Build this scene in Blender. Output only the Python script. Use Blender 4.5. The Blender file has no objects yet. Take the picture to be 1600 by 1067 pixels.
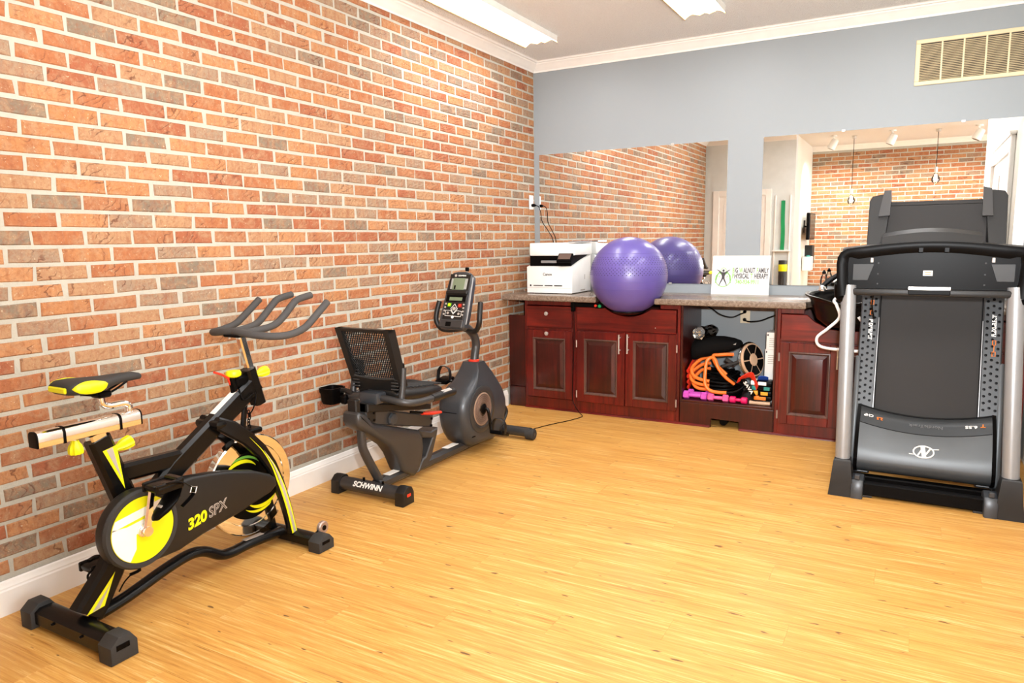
import bpy, bmesh, math, random
from mathutils import Vector, Matrix, noise
PI = math.pi
random.seed(7)
S = bpy.context.scene
COL = S.collection

# ------------------------------------------------------------------ camera
CAM = Vector((2.8716, -5.5451, 1.3463))
YAW, PITCH, ROLL, FPX = -0.5123, 0.1405, -0.0149, 1114.15
def cam_axes():
    cy, sy = math.cos(YAW), math.sin(YAW)
    f = Vector((sy*math.cos(PITCH), cy*math.cos(PITCH), -math.sin(PITCH)))
    r = Vector((cy, -sy, 0)); u = r.cross(f)
    return (math.cos(ROLL)*r + math.sin(ROLL)*u, -math.sin(ROLL)*r + math.cos(ROLL)*u, f)
CR, CU, CF = cam_axes()
cd = bpy.data.cameras.new('camera'); cam = bpy.data.objects.new('camera', cd); COL.objects.link(cam)
cd.sensor_width = 36; cd.lens = FPX/1600*36; cd.clip_start = 0.05
cam.matrix_world = Matrix(((CR.x, CU.x, -CF.x, CAM.x), (CR.y, CU.y, -CF.y, CAM.y), (CR.z, CU.z, -CF.z, CAM.z), (0, 0, 0, 1)))
S.camera = cam

# ------------------------------------------------------------------ light and exposure
S.view_settings.view_transform = 'Standard'; S.view_settings.look = 'None'
S.view_settings.exposure = 0.0; S.view_settings.gamma = 1.0; S.view_settings.use_curve_mapping = False
W = bpy.data.worlds.new('sky'); S.world = W; W.use_nodes = True
W.node_tree.nodes['Background'].inputs[0].default_value = (0.75, 0.87, 1.0, 1)
W.node_tree.nodes['Background'].inputs[1].default_value = 1.5
H0 = 2.81
LENS = 18.5            # radiance of the fluorescent lenses
DAY = 170.0            # daylight through the front window
al = bpy.data.lights.new('daylight', 'AREA'); al.shape = 'RECTANGLE'; al.size = 3.0; al.size_y = 1.9; al.energy = DAY; al.color = (0.93, 0.97, 1.0)
ao = bpy.data.objects.new('daylight', al); COL.objects.link(ao); ao.location = (6.95, -5.9, 1.6)
ao.rotation_euler = (PI/2, 0, PI/2)

bl = bpy.data.lights.new('bounce_flash', 'SPOT'); bl.energy = 920.0; bl.color = (0.95, 0.98, 1.0); bl.spot_size = math.radians(150); bl.spot_blend = 1.0; bl.shadow_soft_size = 0.06
bo = bpy.data.objects.new('bounce_flash', bl); COL.objects.link(bo); bo.location = (2.95, -5.35, 1.52)
bo.rotation_euler = (Vector((2.5, -3.0, H0)) - bo.location).to_track_quat('-Z', 'Y').to_euler()

# ------------------------------------------------------------------ materials
def lin(c):
    c = c/255
    return c/12.92 if c <= 0.04045 else ((c+0.055)/1.055)**2.4
def rgb(r, g, b): return (lin(r), lin(g), lin(b), 1)
MC = {}
def mat(name, col, rough=0.5, metal=0.0, spec=0.5, bump=None, emit=None, coat=0.0, vary=None):
    if name in MC: return MC[name]
    m = bpy.data.materials.new(name); m.use_nodes = True; nt = m.node_tree; b = nt.nodes['Principled BSDF']
    b.inputs['Base Color'].default_value = col; b.inputs['Roughness'].default_value = rough
    b.inputs['Metallic'].default_value = metal; b.inputs['Specular IOR Level'].default_value = spec
    b.inputs['Coat Weight'].default_value = coat
    if emit: b.inputs['Emission Color'].default_value = emit[0]; b.inputs['Emission Strength'].default_value = emit[1]
    geo = nt.nodes.new('ShaderNodeNewGeometry')
    if vary is not None or bump is None:
        sc, amt = vary or (9.0, 0.08)
        n = nt.nodes.new('ShaderNodeTexNoise'); n.inputs['Scale'].default_value = sc; n.inputs['Detail'].default_value = 3
        nt.links.new(geo.outputs['Position'], n.inputs['Vector'])
        mx = nt.nodes.new('ShaderNodeMix'); mx.data_type = 'RGBA'
        mx.inputs[6].default_value = tuple(c*(1-amt) for c in col[:3])+(1,); mx.inputs[7].default_value = tuple(min(1, c*(1+amt)) for c in col[:3])+(1,)
        nt.links.new(n.outputs['Fac'], mx.inputs[0]); nt.links.new(mx.outputs[2], b.inputs['Base Color'])
    if bump:
        sc, st, dist = bump
        n = nt.nodes.new('ShaderNodeTexNoise'); n.inputs['Scale'].default_value = sc; n.inputs['Detail'].default_value = 4
        nt.links.new(geo.outputs['Position'], n.inputs['Vector'])
        bp = nt.nodes.new('ShaderNodeBump'); bp.inputs['Strength'].default_value = st; bp.inputs['Distance'].default_value = dist
        nt.links.new(n.outputs['Fac'], bp.inputs['Height']); nt.links.new(bp.outputs['Normal'], b.inputs['Normal'])
    MC[name] = m
    return m
def N(nt, t, **kw):
    n = nt.nodes.new('ShaderNode'+t)
    for k, v in kw.items(): setattr(n, k, v)
    return n
def ramp(nt, src, stops, interp='LINEAR'):
    r = N(nt, 'ValToRGB'); r.color_ramp.interpolation = interp
    e = r.color_ramp.elements
    while len(e) < len(stops): e.new(0.5)
    for i, (p, c) in enumerate(stops): e[i].position = p; e[i].color = c
    nt.links.new(src, r.inputs[0]); return r.outputs[0]
def mixc(nt, fac, a, b, mode='MIX'):
    m = N(nt, 'Mix', data_type='RGBA', blend_type=mode)
    for s, i in ((fac, 0), (a, 6), (b, 7)):
        if hasattr(s, 'links'): nt.links.new(s, m.inputs[i])
        else: m.inputs[i].default_value = s
    return m.outputs[2]
def noise_n(nt, vec, scale, detail=4, rough=0.55, dist=0.0):
    n = N(nt, 'TexNoise'); n.inputs['Scale'].default_value = scale; n.inputs['Detail'].default_value = detail
    n.inputs['Roughness'].default_value = rough; n.inputs['Distortion'].default_value = dist
    nt.links.new(vec, n.inputs['Vector']); return n.outputs['Fac']
def mapped(nt, src, scale, loc=(0, 0, 0)):
    m = N(nt, 'Mapping'); m.inputs['Scale'].default_value = scale; m.inputs['Location'].default_value = loc
    nt.links.new(src, m.inputs['Vector']); return m.outputs[0]
def new(name):
    m = bpy.data.materials.new(name); m.use_nodes = True
    return m, m.node_tree, m.node_tree.nodes['Principled BSDF']

def brick_mat(name, kind):
    m, nt, b = new(name)
    at = N(nt, 'Attribute', attribute_type=kind, attribute_name='tint')
    geo = N(nt, 'NewGeometry'); P = geo.outputs['Position']
    base = ramp(nt, at.outputs['Fac'], [(0.0, rgb(167, 107, 71)), (0.14, rgb(176, 122, 80)), (0.27, rgb(157, 95, 67)), (0.38, rgb(180, 129, 88)), (0.50, rgb(165, 112, 78)), (0.63, rgb(171, 133, 99)), (0.77, rgb(152, 129, 107)), (0.88, rgb(129, 116, 99))], 'CONSTANT')
    streak = noise_n(nt, mapped(nt, P, (8, 30, 5)), 1.0, 4, 0.6, 0.4)
    n1 = noise_n(nt, P, 16, 6, 0.68, 0.8)
    c = mixc(nt, ramp(nt, streak, [(0.48, (0, 0, 0, 1)), (0.72, (0.55, 0.55, 0.55, 1))]), base, rgb(140, 84, 62))
    c = mixc(nt, ramp(nt, n1, [(0.46, (0, 0, 0, 1)), (0.68, (0.75, 0.75, 0.75, 1))]), c, rgb(172, 138, 106))
    n5 = noise_n(nt, P, 55, 4, 0.75, 0.3)
    c = mixc(nt, ramp(nt, n5, [(0.36, (0.5, 0.5, 0.5, 1)), (0.52, (0, 0, 0, 1))]), c, rgb(142, 86, 58))
    n2 = noise_n(nt, P, 75, 3, 0.75, 0.2)
    c = mixc(nt, ramp(nt, n2, [(0.62, (0, 0, 0, 1)), (0.72, (0.8, 0.8, 0.8, 1))]), c, rgb(212, 190, 160))
    n4 = noise_n(nt, P, 40, 4, 0.7, 1.5)
    w = N(nt, 'TexWave', wave_type='RINGS', rings_direction='SPHERICAL'); w.inputs['Scale'].default_value = 9; w.inputs['Distortion'].default_value = 11; w.inputs['Detail'].default_value = 3; w.inputs['Detail Scale'].default_value = 1.4
    nt.links.new(mapped(nt, P, (0.3, 1, 1.5)), w.inputs['Vector'])
    gate = ramp(nt, noise_n(nt, P, 7, 2), [(0.54, (0, 0, 0, 1)), (0.62, (1, 1, 1, 1))])
    ln = mixc(nt, 1.0, ramp(nt, w.outputs['Fac'], [(0.0, (0.75, 0.75, 0.75, 1)), (0.13, (0, 0, 0, 1))]), gate, 'MULTIPLY')
    c = mixc(nt, ln, c, rgb(96, 58, 44))
    nt.links.new(c, b.inputs['Base Color']); b.inputs['Roughness'].default_value = 0.85; b.inputs['Specular IOR Level'].default_value = 0.2
    ad = N(nt, 'Math', operation='MULTIPLY_ADD'); nt.links.new(w.outputs['Fac'], ad.inputs[0]); ad.inputs[1].default_value = 0.4; nt.links.new(n5, ad.inputs[2])
    bp = N(nt, 'Bump'); bp.inputs['Strength'].default_value = 0.55; bp.inputs['Distance'].default_value = 0.006
    nt.links.new(ad.outputs[0], bp.inputs['Height']); nt.links.new(bp.outputs['Normal'], b.inputs['Normal'])
    return m
M_BRICK = brick_mat('brick_face', 'OBJECT'); M_BRICKS = brick_mat('brick_face_many', 'GEOMETRY')
M_MORTAR = mat('mortar', rgb(180, 176, 163), 0.95, spec=0.1, bump=(120, 0.6, 0.004), vary=(30, 0.12))

def floor_mat():
    m, nt, b = new('oak_vinyl_plank')
    oi = N(nt, 'ObjectInfo'); geo = N(nt, 'NewGeometry')
    off = N(nt, 'VectorMath', operation='SCALE'); off.inputs[0].default_value = (37, 53, 11); nt.links.new(oi.outputs['Random'], off.inputs['Scale'])
    add = N(nt, 'VectorMath', operation='ADD'); nt.links.new(geo.outputs['Position'], add.inputs[0]); nt.links.new(off.outputs[0], add.inputs[1])
    P = add.outputs[0]
    g1 = noise_n(nt, mapped(nt, P, (3.0, 85, 1)), 1.0, 6, 0.7, 0.3)
    g2 = noise_n(nt, mapped(nt, P, (2.2, 16, 1)), 1.0, 4, 0.55, 0.6)
    c = ramp(nt, g1, [(0.30, rgb(160, 104, 44)), (0.42, rgb(198, 144, 70)), (0.56, rgb(214, 166, 90)), (0.70, rgb(238, 206, 146))])
    c = mixc(nt, ramp(nt, g2, [(0.35, (0.55, 0.55, 0.55, 1)), (0.62, (0, 0, 0, 1))]), c, rgb(198, 142, 70))
    tone = ramp(nt, oi.outputs['Random'], [(0, (0.95, 0.94, 0.93, 1)), (1, (1.04, 1.03, 1.02, 1))])
    c = mixc(nt, 1.0, c, tone, 'MULTIPLY')
    f1 = noise_n(nt, mapped(nt, P, (4, 130, 1), (3, 1, 0)), 1.0, 2, 0.5, 0.2)
    c = mixc(nt, ramp(nt, f1, [(0.685, (0, 0, 0, 1)), (0.80, (0.75, 0.75, 0.75, 1))]), c, rgb(120, 74, 34))
    f2 = noise_n(nt, mapped(nt, P, (14, 48, 1), (9, 4, 0)), 1.0, 1, 0.4, 0.0)
    c = mixc(nt, ramp(nt, f2, [(0.745, (0, 0, 0, 1)), (0.79, (0.85, 0.85, 0.85, 1))]), c, rgb(84, 54, 34))
    nt.links.new(c, b.inputs['Base Color']); b.inputs['Roughness'].default_value = 0.42; b.inputs['Specular IOR Level'].default_value = 0.35
    bp = N(nt, 'Bump'); bp.inputs['Strength'].default_value = 0.12; bp.inputs['Distance'].default_value = 0.002
    nt.links.new(g1, bp.inputs['Height']); nt.links.new(bp.outputs['Normal'], b.inputs['Normal'])
    return m
M_FLOOR = floor_mat()
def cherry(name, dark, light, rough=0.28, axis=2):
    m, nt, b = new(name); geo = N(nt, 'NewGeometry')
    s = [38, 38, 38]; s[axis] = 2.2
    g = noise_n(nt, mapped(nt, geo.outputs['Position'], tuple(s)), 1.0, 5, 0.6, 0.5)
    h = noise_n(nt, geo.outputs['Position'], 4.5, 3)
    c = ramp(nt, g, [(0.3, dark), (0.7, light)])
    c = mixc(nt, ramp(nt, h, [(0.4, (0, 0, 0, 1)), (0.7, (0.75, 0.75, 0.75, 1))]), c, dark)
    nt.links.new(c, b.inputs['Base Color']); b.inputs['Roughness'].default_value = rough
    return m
M_CH = cherry('cherry_vertical', rgb(66, 14, 12), rgb(122, 30, 22))
M_CHX = cherry('cherry_horizontal', rgb(64, 14, 12), rgb(128, 32, 22), axis=0)
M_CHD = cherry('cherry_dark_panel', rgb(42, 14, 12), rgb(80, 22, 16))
M_CHM = cherry('cherry_worn_moulding', rgb(70, 52, 46), rgb(112, 78, 68))
def counter_mat():
    m, nt, b = new('speckled_laminate'); geo = N(nt, 'NewGeometry')
    a = noise_n(nt, geo.outputs['Position'], 60, 5, 0.75); d = noise_n(nt, mapped(nt, geo.outputs['Position'], (4, 14, 14)), 1, 3)
    c = ramp(nt, a, [(0.3, rgb(92, 78, 66)), (0.52, rgb(128, 112, 98)), (0.72, rgb(160, 146, 130))])
    c = mixc(nt, ramp(nt, d, [(0.4, (0, 0, 0, 1)), (0.75, (0.55, 0.55, 0.55, 1))]), c, rgb(98, 76, 62))
    nt.links.new(c, b.inputs['Base Color']); b.inputs['Roughness'].default_value = 0.25; return m
M_COUNTER = counter_mat()
M_WALL = mat('blue_grey_paint', rgb(143, 149, 152), 0.45, spec=0.35, bump=(260, 0.08, 0.002), vary=(2.2, 0.03))
M_WHITEWALL = mat('warm_white_paint', rgb(226, 223, 212), 0.6, bump=(260, 0.08, 0.002))
M_CEIL = mat('textured_ceiling', rgb(238, 236, 232), 0.9, spec=0.1, bump=(95, 1.0, 0.02), vary=(110, 0.09))
M_TRIM = mat('white_trim_paint', rgb(236, 232, 226), 0.4)
M_BLACK = mat('black_gloss_paint', rgb(12, 11, 11), 0.26, spec=0.22)
M_BPL = mat('black_plastic', rgb(22, 21, 20), 0.46, spec=0.4, bump=(400, 0.1, 0.001))
M_BPL2 = mat('near_black_plastic', rgb(8, 7, 7), 0.34, spec=0.07)
M_CLOTH = mat('black_cloth', rgb(17, 16, 16), 0.9, spec=0.1)
M_RUB = mat('dark_rubber', rgb(44, 43, 42), 0.72, bump=(300, 0.2, 0.002))
M_FOAM = mat('grey_black_foam', rgb(62, 60, 59), 0.8, bump=(500, 0.25, 0.002))
M_DGR = mat('charcoal_metallic_plastic', rgb(56, 59, 63), 0.34, metal=0.15)
M_DGR2 = mat('charcoal_paint', rgb(56, 55, 55), 0.36, metal=0.2)
M_CHROME = mat('chrome', (0.86, 0.86, 0.85, 1), 0.06, metal=1)
M_SILVER = mat('silver_paint', rgb(150, 152, 154), 0.3, metal=0.45)
M_STEEL = mat('brushed_nickel', rgb(206, 202, 196), 0.3, metal=0.6)
M_YEL = mat('acid_yellow', rgb(228, 226, 8), 0.4)
M_WHT = mat('white_plastic', rgb(236, 235, 230), 0.4)
M_PRINT = mat('white_print', rgb(240, 238, 232), 0.5)
M_SILP = mat('silver_print', rgb(180, 172, 164), 0.4, metal=0.2)
M_ORP = mat('orange_print', rgb(226, 120, 30), 0.5)
M_RED = mat('red_plastic', rgb(214, 52, 30), 0.4)
M_GRN = mat('green_button', rgb(70, 160, 30), 0.4)
M_LCD = mat('green_grey_lcd', rgb(112, 124, 100), 0.2)
M_MIRROR = mat('mirror_silver', (0.93, 0.94, 0.94, 1), 0.0, metal=1, vary=(1, 0.0))
M_TAN = mat('tan_disc', rgb(168, 140, 118), 0.4, metal=0.3)
M_PURP = mat('violet_vinyl', rgb(92, 79, 150), 0.34, spec=0.6, coat=0.15)
M_PURPD = mat('violet_nub', rgb(40, 32, 78), 0.4)
M_IVORY = mat('ivory_metal', rgb(214, 198, 160), 0.45)
M_DARKSLOT = mat('vent_shadow_brown', rgb(60, 48, 34), 0.7)
M_TANEDGE = mat('tan_edge', rgb(190, 152, 92), 0.4, metal=0.3)
M_BELT = mat('running_belt', rgb(33, 31, 30), 0.75, bump=(700, 0.35, 0.002), vary=(5, 0.12))
M_RAIL = mat('grey_side_rail', rgb(52, 54, 56), 0.4, metal=0.2, bump=(500, 0.15, 0.001))
M_HOOD = mat('grey_hood', rgb(70, 73, 75), 0.38, metal=0.3)
M_HOOD2 = mat('grey_hood_band', rgb(54, 56, 57), 0.34, metal=0.3)
M_ORANGE = mat('orange_rubber', rgb(240, 120, 40), 0.45)
M_PINK = mat('pink_vinyl', rgb(232, 90, 150), 0.4)
M_HPINK = mat('hot_pink_vinyl', rgb(222, 20, 96), 0.4)
M_MAG = mat('orchid_vinyl', rgb(204, 82, 186), 0.4)
M_WOODT = mat('pale_plywood', rgb(206, 170, 138), 0.5)
M_BLUE = mat('blue_webbing', rgb(30, 70, 160), 0.7)
M_TEAL = mat('teal_webbing', rgb(40, 130, 120), 0.7)
M_GREENB = mat('green_latex', rgb(0, 140, 80), 0.5)
M_LIME = mat('lime_print', rgb(104, 170, 56), 0.6)
M_LIMEL = mat('pale_lime_print', rgb(140, 196, 96), 0.6)
M_GREYP = mat('dark_grey_print', rgb(58, 52, 56), 0.6)
M_CORDW = mat('white_hose', rgb(232, 228, 226), 0.35)
M_ALMOND = mat('almond_plastic', rgb(222, 206, 176), 0.4)
M_CUP = mat('grey_hinge', rgb(170, 150, 140), 0.4, metal=0.6)
def emit_mat(name, col, s):
    m, nt, b = new(name); b.inputs['Base Color'].default_value = (0.9, 0.9, 0.9, 1)
    b.inputs['Emission Color'].default_value = col; b.inputs['Emission Strength'].default_value = s; return m
M_LENS = emit_mat('lit_fluorescent_lens', (0.98, 0.98, 1.0, 1), LENS)
M_BULB = emit_mat('lit_filament_bulb', (1.0, 0.8, 0.5, 1), 14)
def clear_mat(name, col, mixf):
    m = bpy.data.materials.new(name); m.use_nodes = True; nt = m.node_tree; nt.nodes.clear()
    o = N(nt, 'OutputMaterial'); t = N(nt, 'BsdfTransparent'); g = N(nt, 'BsdfGlossy'); mx = N(nt, 'MixShader')
    t.inputs[0].default_value = col; g.inputs['Roughness'].default_value = 0.05
    lw = N(nt, 'LayerWeight'); lw.inputs['Blend'].default_value = mixf
    nt.links.new(lw.outputs['Fresnel'], mx.inputs[0]); nt.links.new(t.outputs[0], mx.inputs[1]); nt.links.new(g.outputs[0], mx.inputs[2]); nt.links.new(mx.outputs[0], o.inputs[0])
    return m
M_GLASS = clear_mat('window_glass', (0.97, 0.98, 0.98, 1), 0.2)
M_CLEAR = clear_mat('clear_plastic', (0.95, 0.96, 0.96, 1), 0.4)

# ------------------------------------------------------------------ mesh helpers
OFF = {}
def V(*a): return Vector(a)
class MB:
    def __init__(s): s.b = bmesh.new()
    def face(s, vs):
        try: return s.b.faces.new(vs)
        except ValueError: return None
    def add(s, pts, faces, mtx=None):
        vs = [s.b.verts.new(mtx @ Vector(p) if mtx else p) for p in pts]
        for f in faces: s.face([vs[i] for i in f])
        return vs
    def box(s, c, d, bev=0.0, mtx=None, seg=1):
        t = bmesh.new(); bmesh.ops.create_cube(t, size=1)
        for v in t.verts: v.co = Vector((v.co.x*d[0], v.co.y*d[1], v.co.z*d[2]))
        if bev > 0: bmesh.ops.bevel(t, geom=list(t.edges), offset=min(bev, min(d)*0.45), segments=seg, affect='EDGES', profile=0.5)
        M = Matrix.Translation(Vector(c)) @ (mtx.to_4x4() if mtx else Matrix.Identity(4))
        t.verts.index_update(); s.add([v.co.copy() for v in t.verts], [[v.index for v in f.verts] for f in t.faces], M); t.free(); return s
    def bx(s, x0, x1, y0, y1, z0, z1, bev=0.0, seg=1):
        return s.box(((x0+x1)/2, (y0+y1)/2, (z0+z1)/2), (abs(x1-x0), abs(y1-y0), abs(z1-z0)), bev, None, seg)
    def ring_loft(s, rings, cap=True, closed=True, loop=False):
        R = [[s.b.verts.new(p) for p in r] for r in rings]; n = len(R[0])
        m = len(R)
        for i in range(m if loop else m-1):
            a, b = R[i], R[(i+1) % m]
            for j in range(n if closed else n-1):
                k = (j+1) % n; s.face([a[j], a[k], b[k], b[j]])
        if cap and not loop:
            s.face(list(reversed(R[0]))); s.face(R[-1])
        return s
    def tube(s, path, r, n=10, smooth=0, cap=True, flat=None, loop=False):
        P = [Vector(p) for p in path]
        if smooth: P = catmull(P, smooth, loop)
        rr = r if isinstance(r, (list, tuple)) else None
        m = len(P); rings = []
        up = None
        for i, p in enumerate(P):
            if loop: t = (P[(i+1) % m]-P[i-1])
            else: t = (P[min(i+1, m-1)]-P[max(i-1, 0)])
            t.normalize()
            if up is None:
                up = V(0, 0, 1) if abs(t.z) < 0.9 else V(1, 0, 0)
            a = (up - t*up.dot(t)); a.normalize(); b = t.cross(a); up = a
            if rr: q = i/(m-1)*(len(rr)-1); i0 = min(int(q), len(rr)-2); R = rr[i0]+(rr[i0+1]-rr[i0])*(q-i0)
            else: R = r
            fa, fb = flat or (1, 1)
            rings.append([p + a*(R*fa*math.cos(2*PI*k/n)) + b*(R*fb*math.sin(2*PI*k/n)) for k in range(n)])
        return s.ring_loft(rings, cap=cap, loop=loop)
    def rect_tube(s, path, w, h, side=(1, 0, 0), bev=0.006):
        """square section swept along path, w measured along side"""
        P = [Vector(p) for p in path]; rings = []; sd = Vector(side).normalized()
        ws = w if isinstance(w, (list, tuple)) else [w]*len(P); hs = h if isinstance(h, (list, tuple)) else [h]*len(P)
        for i, p in enumerate(P):
            if i == 0: t = (P[1]-p).normalized(); k = 1
            elif i == len(P)-1: t = (p-P[i-1]).normalized(); k = 1
            else:
                a1 = (p-P[i-1]).normalized(); a2 = (P[i+1]-p).normalized(); t = (a1+a2).normalized(); k = 1/max(0.5, t.dot(a1))
            n = t.cross(sd).normalized(); W2, H2 = ws[i]/2, hs[i]/2*k; b = min(bev, W2*0.9, H2*0.9)
            rings.append([p+sd*x+n*y for x, y in ((-W2+b, -H2), (W2-b, -H2), (W2, -H2+b), (W2, H2-b), (W2-b, H2), (-W2+b, H2), (-W2, H2-b), (-W2, -H2+b))])
        return s.ring_loft(rings)
    def lathe(s, prof, c, axis='z', n=24, mtx=None):
        """prof: list of (radius, height)"""
        c = Vector(c); rings = []
        for r, h in prof:
            ring = []
            for k in range(n):
                a = 2*PI*k/n; x, y = max(r, 1e-4)*math.cos(a), max(r, 1e-4)*math.sin(a)
                p = {'z': V(x, y, h), 'x': V(h, x, y), 'y': V(y, h, x)}[axis]
                if mtx: p = mtx @ p
                ring.append(c+p)
            rings.append(ring)
        return s.ring_loft(rings)
    def prism(s, poly, axis, d0, d1, bev=0.0, seg=1):
        """poly in the plane across axis (x: (y,z), y: (x,z), z: (x,y)), extruded from d0 to d1"""
        t = bmesh.new()
        def P(a, b, d): return {'x': (d, a, b), 'y': (a, d, b), 'z': (a, b, d)}[axis]
        A = [t.verts.new(P(a, b, d0)) for a, b in poly]; B = [t.verts.new(P(a, b, d1)) for a, b in poly]; n = len(poly)
        fa = t.faces.new(A); fb = t.faces.new(list(reversed(B)))
        for i in range(n): t.faces.new([A[(i+1) % n], A[i], B[i], B[(i+1) % n]])
        bmesh.ops.recalc_face_normals(t, faces=t.faces)
        if bev > 0:
            ed = [e for e in t.edges if (e.verts[0] in A) == (e.verts[1] in A)]
            bmesh.ops.bevel(t, geom=ed, offset=bev, segments=seg, affect='EDGES', profile=0.5)
        t.verts.index_update(); s.add([v.co.copy() for v in t.verts], [[v.index for v in f.verts] for f in t.faces]); t.free(); return s
    def sphere(s, c, r, n=16, m=10, sc=(1, 1, 1)):
        c = Vector(c); prof = []
        rings = []
        for i in range(m+1):
            th = PI*i/m; rr = max(math.sin(th), 1e-3)
            rings.append([c+V(r*sc[0]*rr*math.cos(2*PI*k/n), r*sc[1]*rr*math.sin(2*PI*k/n), -r*sc[2]*math.cos(th)) for k in range(n)])
        return s.ring_loft(rings)
    def build(s, name, m, parent=None, sharp=35, label=None, stuff=False):
        me = bpy.data.meshes.new(name); o = bpy.data.objects.new(name, me); COL.objects.link(o)
        off = Vector((0, 0, 0))
        if parent is not None: o.parent = parent; off = OFF.get(parent.name, Vector((0, 0, 0)))
        OFF[o.name] = off
        bmesh.ops.recalc_face_normals(s.b, faces=s.b.faces)
        if off.length: bmesh.ops.translate(s.b, verts=s.b.verts, vec=-off)
        s.b.to_mesh(me); s.b.free()
        if m: me.materials.append(m)
        for p in me.polygons: p.use_smooth = True
        me.set_sharp_from_angle(angle=math.radians(sharp))
        if label: o['label'] = label
        if stuff: o['kind'] = 'stuff'
        return o
def catmull(P, k, loop=False):
    out = []; n = len(P)
    for i in range(n if loop else n-1):
        if loop: a, b, c, d = P[i-1], P[i], P[(i+1) % n], P[(i+2) % n]
        else: a, b, c, d = P[max(i-1, 0)], P[i], P[i+1], P[min(i+2, n-1)]
        for j in range(k):
            t = j/k
            out.append(0.5*((2*b)+(c-a)*t+(2*a-5*b+4*c-d)*t*t+(3*b-a-3*c+d)*t**3))
    if not loop: out.append(P[-1])
    return out
def thing(name, label, cat, loc=(0, 0, 0), group=None):
    o = bpy.data.objects.new(name, None); COL.objects.link(o); o.empty_display_size = 0.05
    o.location = loc; o['label'] = label; o['category'] = cat
    if group: o['group'] = group
    OFF[o.name] = Vector(loc); return o
def tag(o, label, cat, group=None):
    o['label'] = label; o['category'] = cat
    if group: o['group'] = group
    return o
def struct(o, label=None):
    o['kind'] = 'structure'
    if label: o['label'] = label
    return o
def rebase(o, loc):
    """move a single-mesh thing's origin to loc"""
    loc = Vector(loc); o.data.transform(Matrix.Translation(-loc)); o.location = loc; OFF[o.name] = loc; return o
def text(name, body, size, m, parent, org, right, up, shear=0.0, sx=1.0, align='CENTER', ext=0.0006, bold=0.0):
    cu = bpy.data.curves.new(name, 'FONT'); cu.body = body; cu.size = size; cu.align_x = align; cu.align_y = 'CENTER'; cu.shear = shear
    cu.extrude = ext; cu.offset = bold; cu.resolution_u = 3
    t = bpy.data.objects.new('tmp', cu); COL.objects.link(t)
    me = bpy.data.meshes.new_from_object(t.evaluated_get(bpy.context.evaluated_depsgraph_get()))
    bpy.data.objects.remove(t); bpy.data.curves.remove(cu)
    r = Vector(right).normalized(); u = Vector(up).normalized(); n = r.cross(u); org = Vector(org)
    off = OFF.get(parent.name, Vector((0, 0, 0)))
    Mx = Matrix(((r.x*sx, u.x, n.x, 0), (r.y*sx, u.y, n.y, 0), (r.z*sx, u.z, n.z, 0), (0, 0, 0, 1)))
    me.transform(Matrix.Translation(org-off) @ Mx); me.materials.clear(); me.materials.append(m)
    o = bpy.data.objects.new(name, me); COL.objects.link(o); o.parent = parent; OFF[o.name] = off; return o
def arc(cx, cy, r, a0, a1, n, ry=None):
    ry = ry or r
    return [(cx+r*math.cos(math.radians(a0+(a1-a0)*i/n)), cy+ry*math.sin(math.radians(a0+(a1-a0)*i/n))) for i in range(n+1)]

# ================================================================== THE ROOM
H = 2.81
MB().bx(-0.15, 7.2, -7.75, 0.15, -0.14, -0.012).build('floor', M_FLOOR)
FL = struct(bpy.data.objects['floor'])
# planks of the floor, each its own part, sharing a few meshes
PW = 0.152; PL = 1.22
def plank_mesh(L):
    m = MB(); m.bx(0, L-0.0003, 0, PW-0.0003, -0.012, 0, 0.0005)
    me = bpy.data.meshes.new('plank'); bmesh.ops.recalc_face_normals(m.b, faces=m.b.faces); m.b.to_mesh(me); m.b.free(); me.materials.append(M_FLOOR); return me
PM = {}
row = 0; y = -5.776
while y < 0.0:
    x = -0.122*((row*7) % 10)
    while x < 3.62:
        a = max(x, 0.0); b = min(x+PL, 3.62); x += PL
        if b-a < 0.08: continue
        key = round(b-a, 4)
        if key not in PM: PM[key] = plank_mesh(key)
        o = bpy.data.objects.new('plank', PM[key]); COL.objects.link(o); o.parent = FL; o.location = (a, y, 0)
    y += PW; row += 1
struct(MB().bx(-0.15, 7.2, -7.75, 0.15, H, H+0.1).build('ceiling', M_CEIL))

# brick wall on the left, bricks proud of a mortar bed
WL = struct(MB().bx(-0.15, -0.0035, -5.9, 0.0, 0, H).build('wall_left', M_MORTAR))
BP, BR, BZ = 0.1985, 0.0672, 0.14
BW, BH = 0.1830, 0.0520
def brick_geo(rng):
    j = lambda s: rng.uniform(-s, s)
    L, h, c = BW/2+j(0.003), BH/2+j(0.0015), 0.004
    d = j(0.0012)
    outer = [(-L+j(.003), -h+j(.0022)), (L+j(.003), -h+j(.0022)), (L+j(.003), h+j(.0022)), (-L+j(.003), h+j(.0022))]
    mids = []
    for i in range(4):
        a, b = outer[i], outer[(i+1) % 4]; mids += [a, ((a[0]+b[0])/2+j(.001), (a[1]+b[1])/2+j(.0015))]
    inner = [(p[0]-math.copysign(min(c, abs(p[0])), p[0]) if abs(p[0]) > 0.03 else p[0], p[1]-math.copysign(c, p[1]) if abs(p[1]) > 0.012 else p[1]) for p in mids]
    pts = [(-0.02, p[0], p[1]) for p in mids]+[(-0.0030+d*0.5, p[0], p[1]) for p in mids]+[(j(.0008)+d, p[0], p[1]) for p in inner]
    n = 8; fs = []
    for i in range(n):
        k = (i+1) % n; fs += [(i, k, n+k, n+i), (n+i, n+k, 2*n+k, 2*n+i)]
    fs.append(tuple(range(2*n, 3*n)))
    return pts, fs
rng = random.Random(3)
BGEO = [brick_geo(rng) for _ in range(14)]
BMESH = []
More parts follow.
